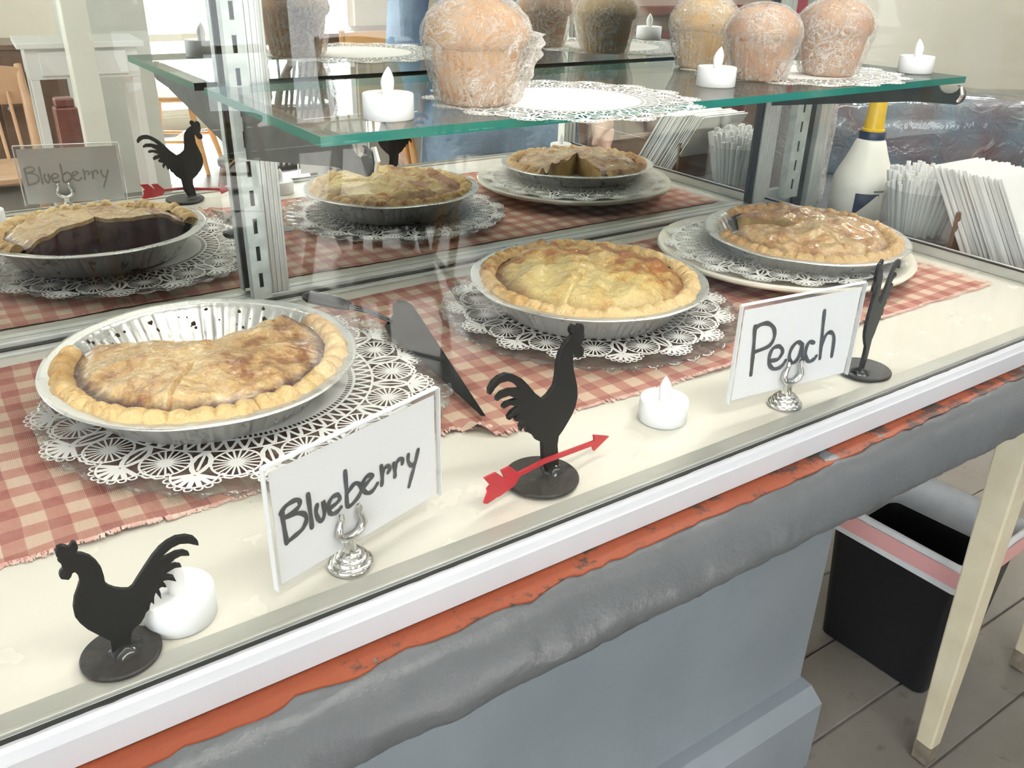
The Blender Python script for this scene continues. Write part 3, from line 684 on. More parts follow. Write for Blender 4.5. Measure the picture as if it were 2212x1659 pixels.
# ------------------------------------------------------------------ pies
def pie(name, loc, rz, label, key, fill, t0, t1, seed, lump, tilt=(0, 0), deep=0.0, slits=()):
    o = thing(name, label, 'pie', loc, rz); o.rotation_euler = (tilt[0], tilt[1], rz)
    rnd = random.Random(seed)
    # foil pan
    fl = 60
    def mod(r, z, a):
        w = max(0, min(1, z / .008)) * max(0, min(1, (.0305 - z) / .006))
        pl = abs(((a * fl / (2 * pi) + .6 * nz3(cos(a) * 5, sin(a) * 5, seed)) % 1) - .5) * 2
        g = .5 + .5 * nz3(cos(a) * 9, sin(a) * 9, seed + 3)
        r += w * (-.0022 * (1 - min(1, pl * 3.0)) * (.2 + 1.3 * g) + .0007 * nz3(cos(a) * 22, sin(a) * 22, z * 90))
        if r > .1: r += .0009 * nz3(cos(a) * 3, sin(a) * 3, seed + 8); z += .0012 * nz3(cos(a) * 2.2, sin(a) * 2.2, seed + 5)
        return r, z
    pan = MB().lathe([(.0004, .0008), (.060, .0008), (.078, .0006), (.0835, .0012), (.0855, .003), (.090, .010), (.0965, .019), (.1025, .0275), (.1050, .0305), (.1085, .0312), (.1135, .0314), (.1160, .0318), (.1168, .0306), (.1160, .0296), (.1130, .0300), (.1060, .0296), (.1038, .0268), (.0976, .0185), (.0912, .0095), (.0862, .0018), (.0838, .0), (.0004, .0)], 480, mod).build('foil_pan', 'foil', o, sharp=70)
    full = abs(t1 - t0 - 2 * pi) < 1e-6
    NT_, NR = 300, 46
    RI = .0925
    def jag(i, rr):   # ragged cut edges
        a = t0 + (t1 - t0) * i / NT_
        if not full:
            d0 = a - t0; d1 = t1 - a
            a += (.10 * nz3(rr * 55, seed, 1)) * max(0, 1 - d0 / .3) - (.10 * nz3(rr * 55, seed, 2)) * max(0, 1 - d1 / .3)
        return a
    def top(r, a):
        x, y = r * cos(a), r * sin(a); q = r / RI
        z = .0330 + .0075 * (1 - q * q) * (1 - deep)
        z += lump * (.9 * nz3(x * 24, y * 24, seed) + .55 * (1 - 2 * abs(nz3(x * 30 + 5, y * 30, seed + 2))) + .35 * nz3(x * 65, y * 65, seed + 4))
        z += .0009 * nz3(x * 150, y * 150, seed + 6) + lump * .35 * (1 - abs(nz3(x * 55, y * 34 + 3, seed + 9)) * 3) * max(0, nz3(x * 14, y * 14, seed + 5) + .2)
        e = max(0, (q - .86) / .14); z = z * (1 - e) + (.0295 + .0008 * nz3(x * 80, y * 80, 2)) * e
        for (sa, r0, r1, w) in slits:
            if r0 < r < r1:
                dd = abs(r * sin(a - sa)) if cos(a - sa) > 0 else 1
                if dd < w: z -= .0035 * (1 - dd / w)
        return z
    k = NT_ if full else NT_ + 1
    RR = [RI * (j / (NR - 1)) ** .8 for j in range(NR)]; RR[0] = .0006
    TH = .0042
    mb = MB()
    def gt(i, j): a = jag(i, RR[j]); return (RR[j] * cos(a), RR[j] * sin(a), top(RR[j], a))
    def gb(i, j): x, y, z = gt(i, j); return (x, y, z - TH)
    mb.grid(k, NR, gt, full); mb.grid(k, NR, gb, full)
    if not full:
        for i in (0, NT_):
            mb.add([gt(i, j) for j in range(NR)] + [gb(i, j) for j in range(NR)], [(j, j + 1, NR + j + 1, NR + j) for j in range(NR - 1)])
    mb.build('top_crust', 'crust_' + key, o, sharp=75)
    # filling
    mb = MB(); RF = .0915
    def ft(i, j):
        a = jag(i, RR[j]); rr = min(RR[j], RF)
        if not full: a += .02 * (1 if i == 0 else -1 if i == NT_ else 0)
        return (rr * cos(a), rr * sin(a), top(RR[j], a) - TH - .0002)
    def fb(i, j):
        x, y, z = ft(i, j); s = min(1, .083 / max(1e-6, hypot(x, y))); return (x * s, y * s, .0016)
    if full: mb.grid(k, NR, lambda i, j: ft(i, j) , True)
    else:
        mb.grid(k, NR, ft); mb.grid(k, NR, fb)
        mid = lambda i, j, w: tuple(p * (1 - w) + q * w + (.0014 * nz3(p * 300, j * .7, i + w * 9) if 0 < w < 1 else 0) for p, q in zip(ft(i, j), fb(i, j)))
        for i in (0, NT_): mb.grid(NR, 9, lambda j, w, i=i: mid(i, j, w / 8))
        mb.grid(k, 2, lambda i, j: ft(i, NR - 1) if j == 0 else fb(i, NR - 1))
    mb.build('filling', fill, o, sharp=60)
    # crimped rim
    mb = MB(); NC = 15; ncr = 42
    r0, r1 = t0 + (0 if full else .03), t1 - (0 if full else .03)
    KR = 420
    def rim(i, j):
        a = r0 + (r1 - r0) * i / KR; s = j / (NC - 1)
        ph = (a * ncr / (2 * pi) + .35 * nz3(cos(a) * 6, sin(a) * 6, seed)) % 1
        cr = abs(sin(pi * ph)) ** .45 * (.75 + .5 * nz3(cos(a) * 8, sin(a) * 8, seed + 1))
        wob = nz3(cos(a) * 5, sin(a) * 5, seed + 7)
        rr = .0915 + (.0175 + .0022 * wob + .0014 * (cr - .6)) * s
        z = .0285 + (.0075 + .0056 * (cr - .55) + .0015 * wob) * sin(pi * min(1, s * .93 + .04)) ** .7
        x, y = rr * cos(a), rr * sin(a)
        z += .0010 * nz3(x * 210, y * 210, seed) + .0018 * nz3(x * 90, y * 90, seed) + .0016 * nz3(x * 45, y * 45, seed + 2)
        rr += .0012 * nz3(x * 80, y * 80, seed + 3); x, y = rr * cos(a), rr * sin(a)
        if s > .95: z = .0308
        return (x, y, z)
    mb.grid(KR if full else KR + 1, NC, rim, full)
    if not full:
        for i in (0, KR): mb.add([rim(i, j) for j in range(NC)] + [(.101 * cos(r0 if i == 0 else r1), .101 * sin(r0 if i == 0 else r1), .026)], [(j, j + 1, NC) for j in range(NC - 1)])
    mb.build('crimped_rim', 'rim_' + key, o, sharp=75)
    return o
def crumbs(o, n, a0, a1, seed, mat, wall=True, size=.0022, name='crumbs'):
    rnd = random.Random(seed); mb = MB()
    for k in range(n):
        a = rnd.uniform(a0, a1); t = rnd.uniform(.1, .95)
        if wall: r, z = .0905 + .0135 * t, .0105 + .019 * t; r -= .0006
        else: r, z = rnd.uniform(.01, .08), .0022
        x, y = r * cos(a), r * sin(a); s = rnd.uniform(.3, 1) * size
        m = 7; ph = rnd.uniform(0, 6)
        pts = []
        for q in range(m):
            b = ph + 2 * pi * q / m; e = s * rnd.uniform(.5, 1.2)
            if wall: pts.append((x - sin(a) * e * cos(b) + cos(a) * e * sin(b) * .5, y + cos(a) * e * cos(b) + sin(a) * e * sin(b) * .5, z + e * sin(b) * .8))
            else: pts.append((x + e * cos(b), y + e * sin(b), z))
        nrm = Vector((-cos(a), -sin(a), .6)).normalized() * s * .5 if wall else Vector((0, 0, s * .7))
        c = Vector((x, y, z)) + nrm
        mb.add(pts + [tuple(c)], [(q, (q + 1) % m, m) for q in range(m)])
    mb.build(name, mat, o, kind='stuff')
PZ = H + CLZ + .0094
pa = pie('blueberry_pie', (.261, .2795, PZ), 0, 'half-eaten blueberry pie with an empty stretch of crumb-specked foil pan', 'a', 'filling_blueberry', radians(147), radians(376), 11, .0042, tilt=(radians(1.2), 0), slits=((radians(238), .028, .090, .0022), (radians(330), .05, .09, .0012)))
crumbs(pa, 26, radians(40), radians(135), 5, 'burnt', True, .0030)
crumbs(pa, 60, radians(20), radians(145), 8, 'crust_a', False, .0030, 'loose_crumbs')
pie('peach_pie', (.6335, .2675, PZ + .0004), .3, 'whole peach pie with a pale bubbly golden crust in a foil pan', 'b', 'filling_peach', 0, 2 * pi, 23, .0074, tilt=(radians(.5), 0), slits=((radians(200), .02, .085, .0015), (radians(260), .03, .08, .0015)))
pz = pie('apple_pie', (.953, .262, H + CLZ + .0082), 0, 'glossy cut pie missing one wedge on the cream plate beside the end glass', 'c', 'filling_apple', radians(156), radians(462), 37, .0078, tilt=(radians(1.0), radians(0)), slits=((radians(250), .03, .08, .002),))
doily((.935, .279, H + CLZ + .0209), .141, .33, 'white lace doily on the cream ceramic plate')

# ------------------------------------------------------------------ cake server
cs = thing('cake_server', 'steel cake server with dark handle lying on the edge of the glass plate', 'cake server', (.440, .27, H + .0175))
poly = [(-.0150, -.1330), (-.0125, -.1350), (.0300, .0580), (.0285, .0690), (.0230, .0740), (.0150, .0700), (.0060, .0520), (-.0020, .0440), (-.0110, .0360), (-.0150, .0200), (-.0120, -.0200)]
mb = MB().prism(poly, 0, .0009, 'xy'); bl = mb.build('blade', 'spatula_steel', cs, smooth=False)
bl.rotation_euler = (radians(4.5), radians(-5), 0)
mb = MB().tube([(-.002, .040, .004), (-.016, .056, .011), (-.030, .068, .015)], [.0028, .003, .0035], 10, flat=.6); mb.build('neck', 'spatula_steel', cs)
mb = MB().tube([(-.030, .068, .015), (-.038, .075, .017), (-.048, .085, .019), (-.058, .094, .021), (-.062, .098, .0215)], [.006, .0085, .0085, .0085, .004], 12, flat=.6); mb.build('handle', 'seat_black', cs)

# ------------------------------------------------------------------ roosters
def rooster(loc, rz, outline, label, base_r, arrow=None, th=.0028, mirror=False):
    o = thing('rooster_figurine', label, 'figurine', loc, rz, 'black iron roosters')
    pts = [((-x if mirror else x) / 1000, z / 1000) for x, z in outline]
    pts = [(x, max(z, .002)) for x, z in pts]
    MB().prism(pts, -th / 2, th / 2, 'xz').build('silhouette', 'black_iron', o, smooth=False, bevel=.0005)
    MB().lathe([(.0003, 0), (base_r - .001, 0), (base_r, .0008), (base_r, .0018), (base_r - .0008, .0026), (.0003, .0026)], 64).build('base_disc', 'black_base', o, sharp=35)
    mb = MB()
    fx = sum(p[0] for p in pts if p[1] < .006) / max(1, len([p for p in pts if p[1] < .006]))
    def mod(r, z, a): return r * (1 + .25 * nz3(cos(a) * 2, sin(a) * 2, z * 200)), z
    mb.lathe([(.0085, .0024), (.0075, .0038), (.005, .0052), (.002, .0066), (.0002, .0070)], 20, mod, fx)
    mb.build('weld', 'weld', o)
    if arrow:
        a = MB().prism([((-x if mirror else x) / 1000, z / 1000) for x, z in arrow], -.0009, .0009, 'xz').build('arrow', 'arrow_red', o, smooth=False)
        a.location = (0, -th / 2 - .0012, .003)
    return o
rooster((.139, .026, H + .0018), radians(0), ROO1, 'small black iron rooster facing away from the blueberry card', .0195)
rooster((.417, .046, H + .0018), radians(9.5), ROO2, 'black iron rooster with a red arrow beside the blueberry card', .0262, ARROW, .0032)
rooster((.762, .036, H + .0018), radians(20), ROO2, 'black iron rooster half hidden behind the peach card', .0235, None, .0026, True)

# ------------------------------------------------------------------ tealights
def tealight(loc, label, rz=0.0):
    o = thing('tealight', label, 'candle', loc, rz, 'white electric tealights')
    MB().lathe([(.0003, 0), (.0183, 0), (.0190, .0006), (.0191, .0100), (.0190, .0172), (.0185, .0180), (.0176, .0180), (.0140, .0172), (.0070, .0168), (.0003, .0168)], 56).build('body', 'wax_white', o, sharp=50)
    mb = MB(); pr = [(.0042, .0165), (.0042, .0200), (.0048, .0230), (.0050, .0258), (.0044, .0290), (.0031, .0320), (.0016, .0346), (.0003, .0362)]
    def fn(i, j):
        a = 2 * pi * i / 20; rr, z = pr[j]; b = max(0, z - .026) * .16
        return (rr * cos(a) + b, rr * sin(a), z)
    mb.grid(20, len(pr), fn, True); mb.build('flame', 'flame_white', o)
    return o
TZ = H + .0003
tealight((.1725, .041, TZ), 'white tealight behind the small rooster')
tealight((.5505, .0675, TZ), 'white tealight between the arrow rooster and the peach card', 1.0)
tealight((1.094, .037, TZ), 'white tealight in the front corner by the end glass', 2.0)
SZ = H + .2133
tealight((.412, .247, SZ), 'white tealight on the shelf beside the single muffin', .5)
tealight((.782, .270, SZ), 'white tealight on the shelf in front of the three muffins', -1.2)
tealight((1.088, .252, SZ), 'white tealight at the end of the shelf past the muffins', 2.4)

# ------------------------------------------------------------------ price cards
def card(loc, rz, label, hlabel, strokes, x0, x1, z0, z1, hx, lw, pull=0.0):
    o = thing('name_card', label, 'sign', loc, rz)
    MB().box(x0 + .003, x1 - .003, .0003, .0007, z0 + .002, z1 - .004).build('paper', 'paper_white', o, smooth=False)
    MB().box(x0, x1, -.0014, -.0011, z0, z1).build('sleeve_front', 'acrylic', o, smooth=False)
    MB().box(x0, x1, .0019, .0022, z0, z1).build('sleeve_back', 'acrylic', o, smooth=False)
    mb = MB(); e = .0007
    mb.box(x0 - e, x0, -.0014, .0022, z0, z1).box(x1, x1 + e, -.0014, .0022, z0, z1).box(x0, x1, -.0014, .0022, z1, z1 + e)
    mb.build('sleeve_edge', 'acrylic_edge', o, smooth=False)
    for nm, mat, y, w in (('lettering', 'ink', -.0002, 1.0), ('show_through', 'ink_through', .0010, .8)):
        mb = MB()
        for st in strokes:
            pts = smooth_line([(a / 1000, b / 1000) for a, b in st], 6); n = len(pts); v = []
            for i, (x, z) in enumerate(pts):
                ax, az = pts[max(i - 1, 0)]; bx, bz = pts[min(i + 1, n - 1)]; l = hypot(bx - ax, bz - az) or 1
                ww = lw * w * (.5 + .06 * sin(i * .7)); nx, nz_ = -(bz - az) / l * ww, (bx - ax) / l * ww
                v += [(x + nx, y, z + nz_), (x - nx, y, z - nz_)]
            mb.add(v, [(2 * i, 2 * i + 1, 2 * i + 3, 2 * i + 2) for i in range(n - 1)])
            for (x, z) in (pts[0], pts[-1]):
                m = 8; mb.add([(x + lw * w * .5 * cos(2 * pi * q / m), y, z + lw * w * .5 * sin(2 * pi * q / m)) for q in range(m)], [tuple(range(m))])
        mb.build(nm, mat, o, smooth=False)
    c, s = cos(rz), sin(rz)
    h = thing('card_holder', hlabel, 'card holder', (loc[0] + hx * c + pull * s, loc[1] + hx * s - pull * c, loc[2]), rz, 'chrome card holders')
    MB().lathe([(.0003, .0), (.0134, .0), (.0138, .0012), (.0136, .0028), (.0122, .0042), (.0112, .0046), (.0108, .0062), (.0098, .0076), (.0085, .0080), (.0078, .0098), (.0062, .0108), (.0044, .0114), (.0038, .0150), (.0042, .0185), (.0046, .0205), (.0003, .0207)], 44).build('base', 'chrome', h, sharp=50)
    for yy in (-.0030, .0038):
        pts = [(-.0062, yy, .0405), (-.0072, yy - .001 * (yy < 0), .0385), (-.0062, yy, .0360), (-.0082, yy, .0315), (-.0090, yy, .0275), (-.0070, yy, .0240), (-.0030, yy, .0222), (0, yy, .0218), (.0030, yy, .0222), (.0070, yy, .0240), (.0090, yy, .0275), (.0082, yy, .0315), (.0062, yy, .0360), (.0072, yy, .0385), (.0062, yy, .0405)]
        rad = [.0013, .0019, .0016, .0021, .0025, .0025, .0023, .0022, .0023, .0025, .0025, .0021, .0016, .0019, .0013]
        MB().tube(pts, rad, 10).build('clip', 'chrome', h)
    return o
card((.28, .0350, H + .0003), radians(15.45), "white card in a clear sleeve lettered 'Blueberry' in black marker", 'chrome holder gripping the Blueberry card', BLUE, -.0630, .0620, .0120, .0895, -.0125, .0029)
card((.655, .0310, H + .0003), radians(-7), "white card in a clear sleeve lettered 'Peach' in black marker", 'chrome holder gripping the Peach card', PEACH, -.0640, .0625, .0145, .0960, -.003, .0035)

# ------------------------------------------------------------------ muffins on the shelf
doily((.592, .268, SZ + .0002), .124, .1, 'white lace doily under the single muffin, hanging over the shelf edge')
doily((.955, .318, SZ + .0002), .128, .4, 'white lace doily under the three muffins at the end of the shelf')
def muffin(loc, rz, label, mat, seed, sc=1.0, flap=None):
    o = thing('wrapped_muffin', label, 'muffin', loc, rz, 'plastic-wrapped muffins on the glass shelf'); o.scale = (sc, sc, sc)
    NF = 34
    def mod(r, z, a):
        w = max(0, min(1, z / .006)) * max(0, min(1, (.046 - z) / .008))
        r += w * .0009 * cos(NF * a)
        if z > .044:
            n1 = nz3(cos(a) * 1.6, sin(a) * 1.6, z * 30 + seed); n2 = nz3(cos(a) * 4, sin(a) * 4, z * 70 + seed)
            k = min(1, (z - .044) / .006)
            r *= 1 + k * (.055 * n1 + .025 * n2); z += k * (.003 * n1 + .0012 * n2)
        return r, z
    MB().lathe([(.0005, 0), (.0285, 0), (.0298, .0012), (.0325, .014), (.0355, .030), (.0380, .043), (.0386, .0465)], 272, mod).build('fluted_base', mat, o, sharp=80)
    MB().lathe([(.0378, .0455), (.0415, .0474), (.0440, .0505), (.0448, .0550), (.0436, .0605), (.0408, .0675), (.0352, .0740), (.0270, .0795), (.0170, .0830), (.0080, .0845), (.0005, .0848)], 120, mod).build('domed_top', mat, o, sharp=80)
    # crinkled film: loose around the base, tight over the dome
    mb = MB(); NS, NZ = 220, 70
    prof = [(.032, .0012), (.0345, .004), (.0375, .016), (.0415, .030), (.0452, .043), (.0470, .051), (.0474, .057), (.0455, .064), (.0415, .0712), (.0355, .0778), (.027, .0832), (.017, .0868), (.006, .0884), (.0005, .0886)]
    def fn(i, j):
        a = 2 * pi * i / NS; u = j / (NZ - 1) * (len(prof) - 1); k = min(int(u), len(prof) - 2); tt = u - k
        rr = prof[k][0] * (1 - tt) + prof[k + 1][0] * tt; z = prof[k][1] * (1 - tt) + prof[k + 1][1] * tt
        loose = max(0, 1 - z / .055)
        pl = 1 - abs(2 * ((a * 9 / pi + .8 * nz3(cos(a) * 3, sin(a) * 3, z * 40 + seed)) % 1) - 1)
        rr += loose * (.0036 * (pl - .4) + .0042 * nz3(cos(a) * 2.5, sin(a) * 2.5, z * 45 + seed)) + .0011 * nz3(cos(a) * 9, sin(a) * 9, z * 170 + seed)
        rr += (.0008 + .0008 * nz3(cos(a) * 20, sin(a) * 20, z * 330 + seed)) * min(1, (NZ - 1 - j) / 6)
        if flap is not None:
            d = abs((a - flap + pi) % (2 * pi) - pi)
            if d < .42 and z < .058: rr += (1 - d / .42) ** .7 * .014 * (.6 + .8 * nz3(z * 90, d * 9, seed)) * (.3 + .7 * min(1, z / .03))
        return (max(rr, .0003) * cos(a), max(rr, .0003) * sin(a), max(z + .0008 * nz3(cos(a) * 12, sin(a) * 12, z * 120), .0006))
    mb.grid(NS, NZ, fn, True); mb.build('plastic_wrap', 'film', o, sharp=25)
    return o
muffin((.510, .280, SZ + .0006), 0, 'big pinkish muffin in crinkled plastic wrap standing alone on its doily', 'muffin_pink', 3, .95, radians(-35))
muffin((.862, .288, SZ + .0006), .6, 'rosy muffin in plastic wrap right behind the shelf tealight', 'muffin_rose', 9, .835, radians(200))
muffin((.968, .280, SZ + .0006), 2.2, 'rosy muffin in plastic wrap nearest the end glass', 'muffin_rose', 17, .885)
muffin((.885, .392, SZ + .0006), 1.2, 'golden muffin in plastic wrap at the back against the mirror', 'muffin_gold', 29, .855, radians(190))

# ------------------------------------------------------------------ things past the end glass, on the counter top
CZ = H - .0222
bo = thing('squeeze_bottle', 'cream white bottle with a yellow spout cap and navy collar past the end glass', 'bottle', (1.285, .420, CZ))
MB().lathe([(.0005, 0), (.040, 0), (.0435, .003), (.0440, .020), (.0440, .045), (.0430, .058), (.0385, .070), (.0310, .086), (.0255, .100), (.0210, .113), (.0185, .116), (.0005, .116)], 56).build('body', 'bottle_white', bo, sharp=60)
MB().lathe([(.0005, .1162), (.0188, .1162), (.0190, .1195), (.0190, .1255), (.0180, .1268), (.0005, .1268)], 40).build('collar', 'label_navy', bo, sharp=40)
MB().lathe([(.0005, .127), (.0160, .127), (.0160, .130), (.0142, .131), (.0132, .150), (.0126, .168), (.0115, .171), (.0005, .171)], 40).build('spout_cap', 'cap_yellow', bo, sharp=40)
mb = MB()
for k in range(10):
    a0 = radians(205) + k * radians(4.2); a1 = a0 + radians(4.2); z0 = .0435; z1 = .0435 - .034 * (1 - k / 10); z2 = .0435 - .034 * (1 - (k + 1) / 10)
    mb.add([(.0444 * cos(a0), .0444 * sin(a0), z0), (.0444 * cos(a1), .0444 * sin(a1), z0), (.0444 * cos(a1), .0444 * sin(a1), z2), (.0444 * cos(a0), .0444 * sin(a0), z1)], [(0, 1, 2, 3)])
mb.build('label_corner', 'label_navy', bo)
mb = MB()
for row in range(2):
    for k in range(5 - row * 2):
        a0 = radians(238 + k * 4.2); a1 = a0 + radians(2.8); z = .046 - row * .005
        mb.add([(.0444 * cos(a), .0444 * sin(a), zz) for a, zz in ((a0, z), (a1, z), (a1, z + .0026), (a0, z + .0026))], [(0, 1, 2, 3)])
mb.build('small_print', 'ink', bo)
jr = thing('glass_jar', 'clear glass jar filled with short white straws', 'jar', (1.262, .308, CZ))
MB().lathe([(.0005, 0), (.046, 0), (.049, .003), (.0505, .012), (.0505, .030), (.0505, .066), (.0515, .069), (.0500, .070), (.0485, .066), (.0485, .012), (.046, .006), (.0005, .006)], 64).build('vessel', 'jar_glass', jr, sharp=60)
rnd = random.Random(4)
spots = []
for k in range(150):
    q = sqrt((k + .5) / 150) * .043; a = k * 2.39996
    spots.append((q * cos(a), q * sin(a)))
sm = MB()
n8 = 8
sm.lathe([(.0031, 0), (.0031, .094), (.0026, .0945), (.0025, .090)], n8)
SM = sm.build('straw', 'straw_white').data; bpy.data.objects.remove(bpy.data.objects['straw'])
for i, (x, y) in enumerate(spots):
    st = bpy.data.objects.new('straw', SM); COL.objects.link(st)
    q = hypot(x, y) / .043; a = atan2(y, x)
    st.location = (1.262 + x * .80, .308 + y * .80, CZ + .0075 + rnd.uniform(0, .004))
    st.rotation_euler = (-.22 * q * sin(a) + rnd.uniform(-.07, .07) * (1 - q), .22 * q * cos(a) + rnd.uniform(-.07, .07) * (1 - q), 0)
    st.scale = (1, 1, rnd.uniform(.86, 1.04) - .14 * q)
    tag(st, 'short white straw standing in the clear glass jar', 'straw', 'white straws in the glass jar')
# napkins leaning in a wooden caddy
nd = thing('napkin_caddy', 'low brown wooden caddy holding the leaning white napkins', 'caddy', (1.262, .168, CZ))
MB().box(-.055, .055, -.10, .058, 0, .006).build('tray', 'holder_brown', nd, smooth=False, bevel=.001)
MB().box(-.055, .055, -.10, -.095, .0062, .05).build('end_board', 'holder_brown', nd, smooth=False, bevel=.001)
MB().box(-.055, .055, .053, .058, .0062, .062).build('end_board', 'holder_brown', nd, smooth=False, bevel=.001)
NM = MB().box(-.052, .052, -.00095, .00095, 0, .118).build('paper_napkin', 'napkin_white', smooth=False).data; bpy.data.objects.remove(bpy.data.objects['paper_napkin'])
for k in range(36):
    np_ = bpy.data.objects.new('paper_napkin', NM); COL.objects.link(np_)
    np_.location = (1.262 + rnd.uniform(-.0035, .0035), .168 + .040 - .0026 * k, CZ + .0105 + rnd.uniform(0, .004))
    np_.rotation_euler = (radians(-33) + rnd.uniform(-.004, .004), 0, rnd.uniform(-.005, .005))
    tag(np_, 'white paper napkin in the leaning stack', 'napkin', 'paper napkins leaning in the wooden caddy')
wc = thing('wrapped_cups', 'plastic-sleeved stack of grey cups behind the cream bottle', 'cup stack', (1.285, .545, CZ))
def modw(r, z, a): return r + .0022 * nz3(cos(a) * 5, sin(a) * 5, z * 12) + .0012 * sin(z * 420), z
MB().lathe([(.0005, 0), (.040, 0), (.043, .004)] + [(.043, .004 + k * .004) for k in range(1, 62)] + [(.036, .262), (.0005, .264)], 60, modw).build('cups', 'wrapped_cups', wc)
def modf(r, z, a): return r + .0035 * nz3(cos(a) * 6, sin(a) * 6, z * 14 + 5) + .0016 * abs(nz3(cos(a) * 16, sin(a) * 16, z * 20)), z
MB().lathe([(.047, .0004)] + [(.0480, .004 + k * .006) for k in range(44)] + [(.040, .272), (.018, .285), (.010, .302)], 90, modf).build('plastic_sleeve', 'film', wc)
bu = thing('wrapped_bundle', 'big bluish bundle under clear plastic behind the straw jar and napkins', 'bundle', (1.625, .505, CZ), radians(-41))
def bundle(i, j, n=40, k=26):
    # rounded block with a creased wrapping
    a = 2 * pi * i / (n * 4); s = sin(pi * (j + .001) / (2 * (k - 1) + .002)); c = cos(pi * j / (2 * (k - 1)))
    e = .32; sg = lambda v, p: math.copysign(abs(v) ** p, v)
    x = .270 * sg(cos(a), e) * sg(c, .22); y = .100 + .095 * sg(sin(a), e) * sg(c, .22); z = .138 * sg(s, .5)
    d = 1 + .035 * nz3(x * 14, y * 14, z * 14) + .018 * nz3(x * 40, y * 40, z * 40)
    return (x * d, .100 + (y - .100) * d, max(.0004, z * (1 + .10 * nz3(x * 9, y * 9, 3))))
MB().grid(160, 26, bundle, True).build('contents', 'bundle_cloth', bu)
def cover(i, j):
    x, y, z = bundle(i, j); q = .006 + .004 * nz3(x * 30, y * 30, z * 30)
    return (x * (1 + q / .25), .100 + (y - .100) * (1 + q / .09), max(.0004, z + q * .8))
MB().grid(160, 26, cover, True).build('plastic_cover', 'plate_glass', bu)
ty = thing('serving_tray', 'small cream tray with a red edge lying on the counter by the napkins', 'tray', (1.52, .24, CZ))
MB().box(-.09, .09, -.06, .06, 0, .008).build('base', 'tray_cream', ty, smooth=False, bevel=.002)
mb = MB().box(-.094, .094, -.064, -.0602, 0, .018).box(-.094, .094, .0602, .064, 0, .018).box(-.094, -.0902, -.0602, .0602, 0, .018).box(.0902, .094, -.0602, .0602, 0, .018)
mb.build('rim', 'tray_red', ty, smooth=False, bevel=.001)

# ------------------------------------------------------------------ waste bin below
wb = thing('waste_bin', 'black square waste bin with a white bag and pink drawstring under the counter', 'bin', (1.535, .305, .0075), radians(3))
def sq(s, z, r=.02, n=6):
    w, d = s; out = []
    for (sx, sy, a0) in ((1, 1, 0), (-1, 1, pi / 2), (-1, -1, pi), (1, -1, 3 * pi / 2)):
        for k in range(n): a = a0 + pi / 2 * k / (n - 1); out.append((sx * (w - r) + r * cos(a), sy * (d - r) + r * sin(a), z))
    return out
def loft(rings, cap0=True):
    mb = MB(); n = len(rings[0]); mb.add([p for q in rings for p in q], [(i * n + k, i * n + (k + 1) % n, (i + 1) * n + (k + 1) % n, (i + 1) * n + k) for i in range(len(rings) - 1) for k in range(n)] + ([tuple(range(n))] if cap0 else []))
    return mb
loft([sq((.095, .112), 0), sq((.112, .128), .295), sq((.116, .132), .300), sq((.116, .132), .312), sq((.112, .128), .312), sq((.108, .124), .295), sq((.092, .109), .006)]).build('shell', 'bin_black', wb, sharp=40)
def wavy(s, z, amp, sd): return [(x * (1 + .012 * nz3(x * 30, y * 30, sd)), y * (1 + .012 * nz3(x * 30, y * 30, sd)), z + amp * nz3(x * 16, y * 16, sd) + amp * .5 * nz3(x * 40, y * 40, sd)) for x, y, _ in sq(s, z, .02, 14)]
loft([wavy((.121, .137), .262, .018, 1), wavy((.121, .137), .285, .006, 2), wavy((.120, .136), .318, .002, 3), wavy((.114, .130), .320, .002, 3), wavy((.105, .121), .30, .003, 4), wavy((.104, .119), .24, .010, 5)], False).build('bin_bag', 'bag_white', wb, sharp=80)
loft([wavy((.1235, .1395), .276, .004, 2), wavy((.1245, .1405), .293, .003, 2), wavy((.1240, .1400), .310, .002, 3)], False).build('drawstring_band', 'band_pink', wb, sharp=80)

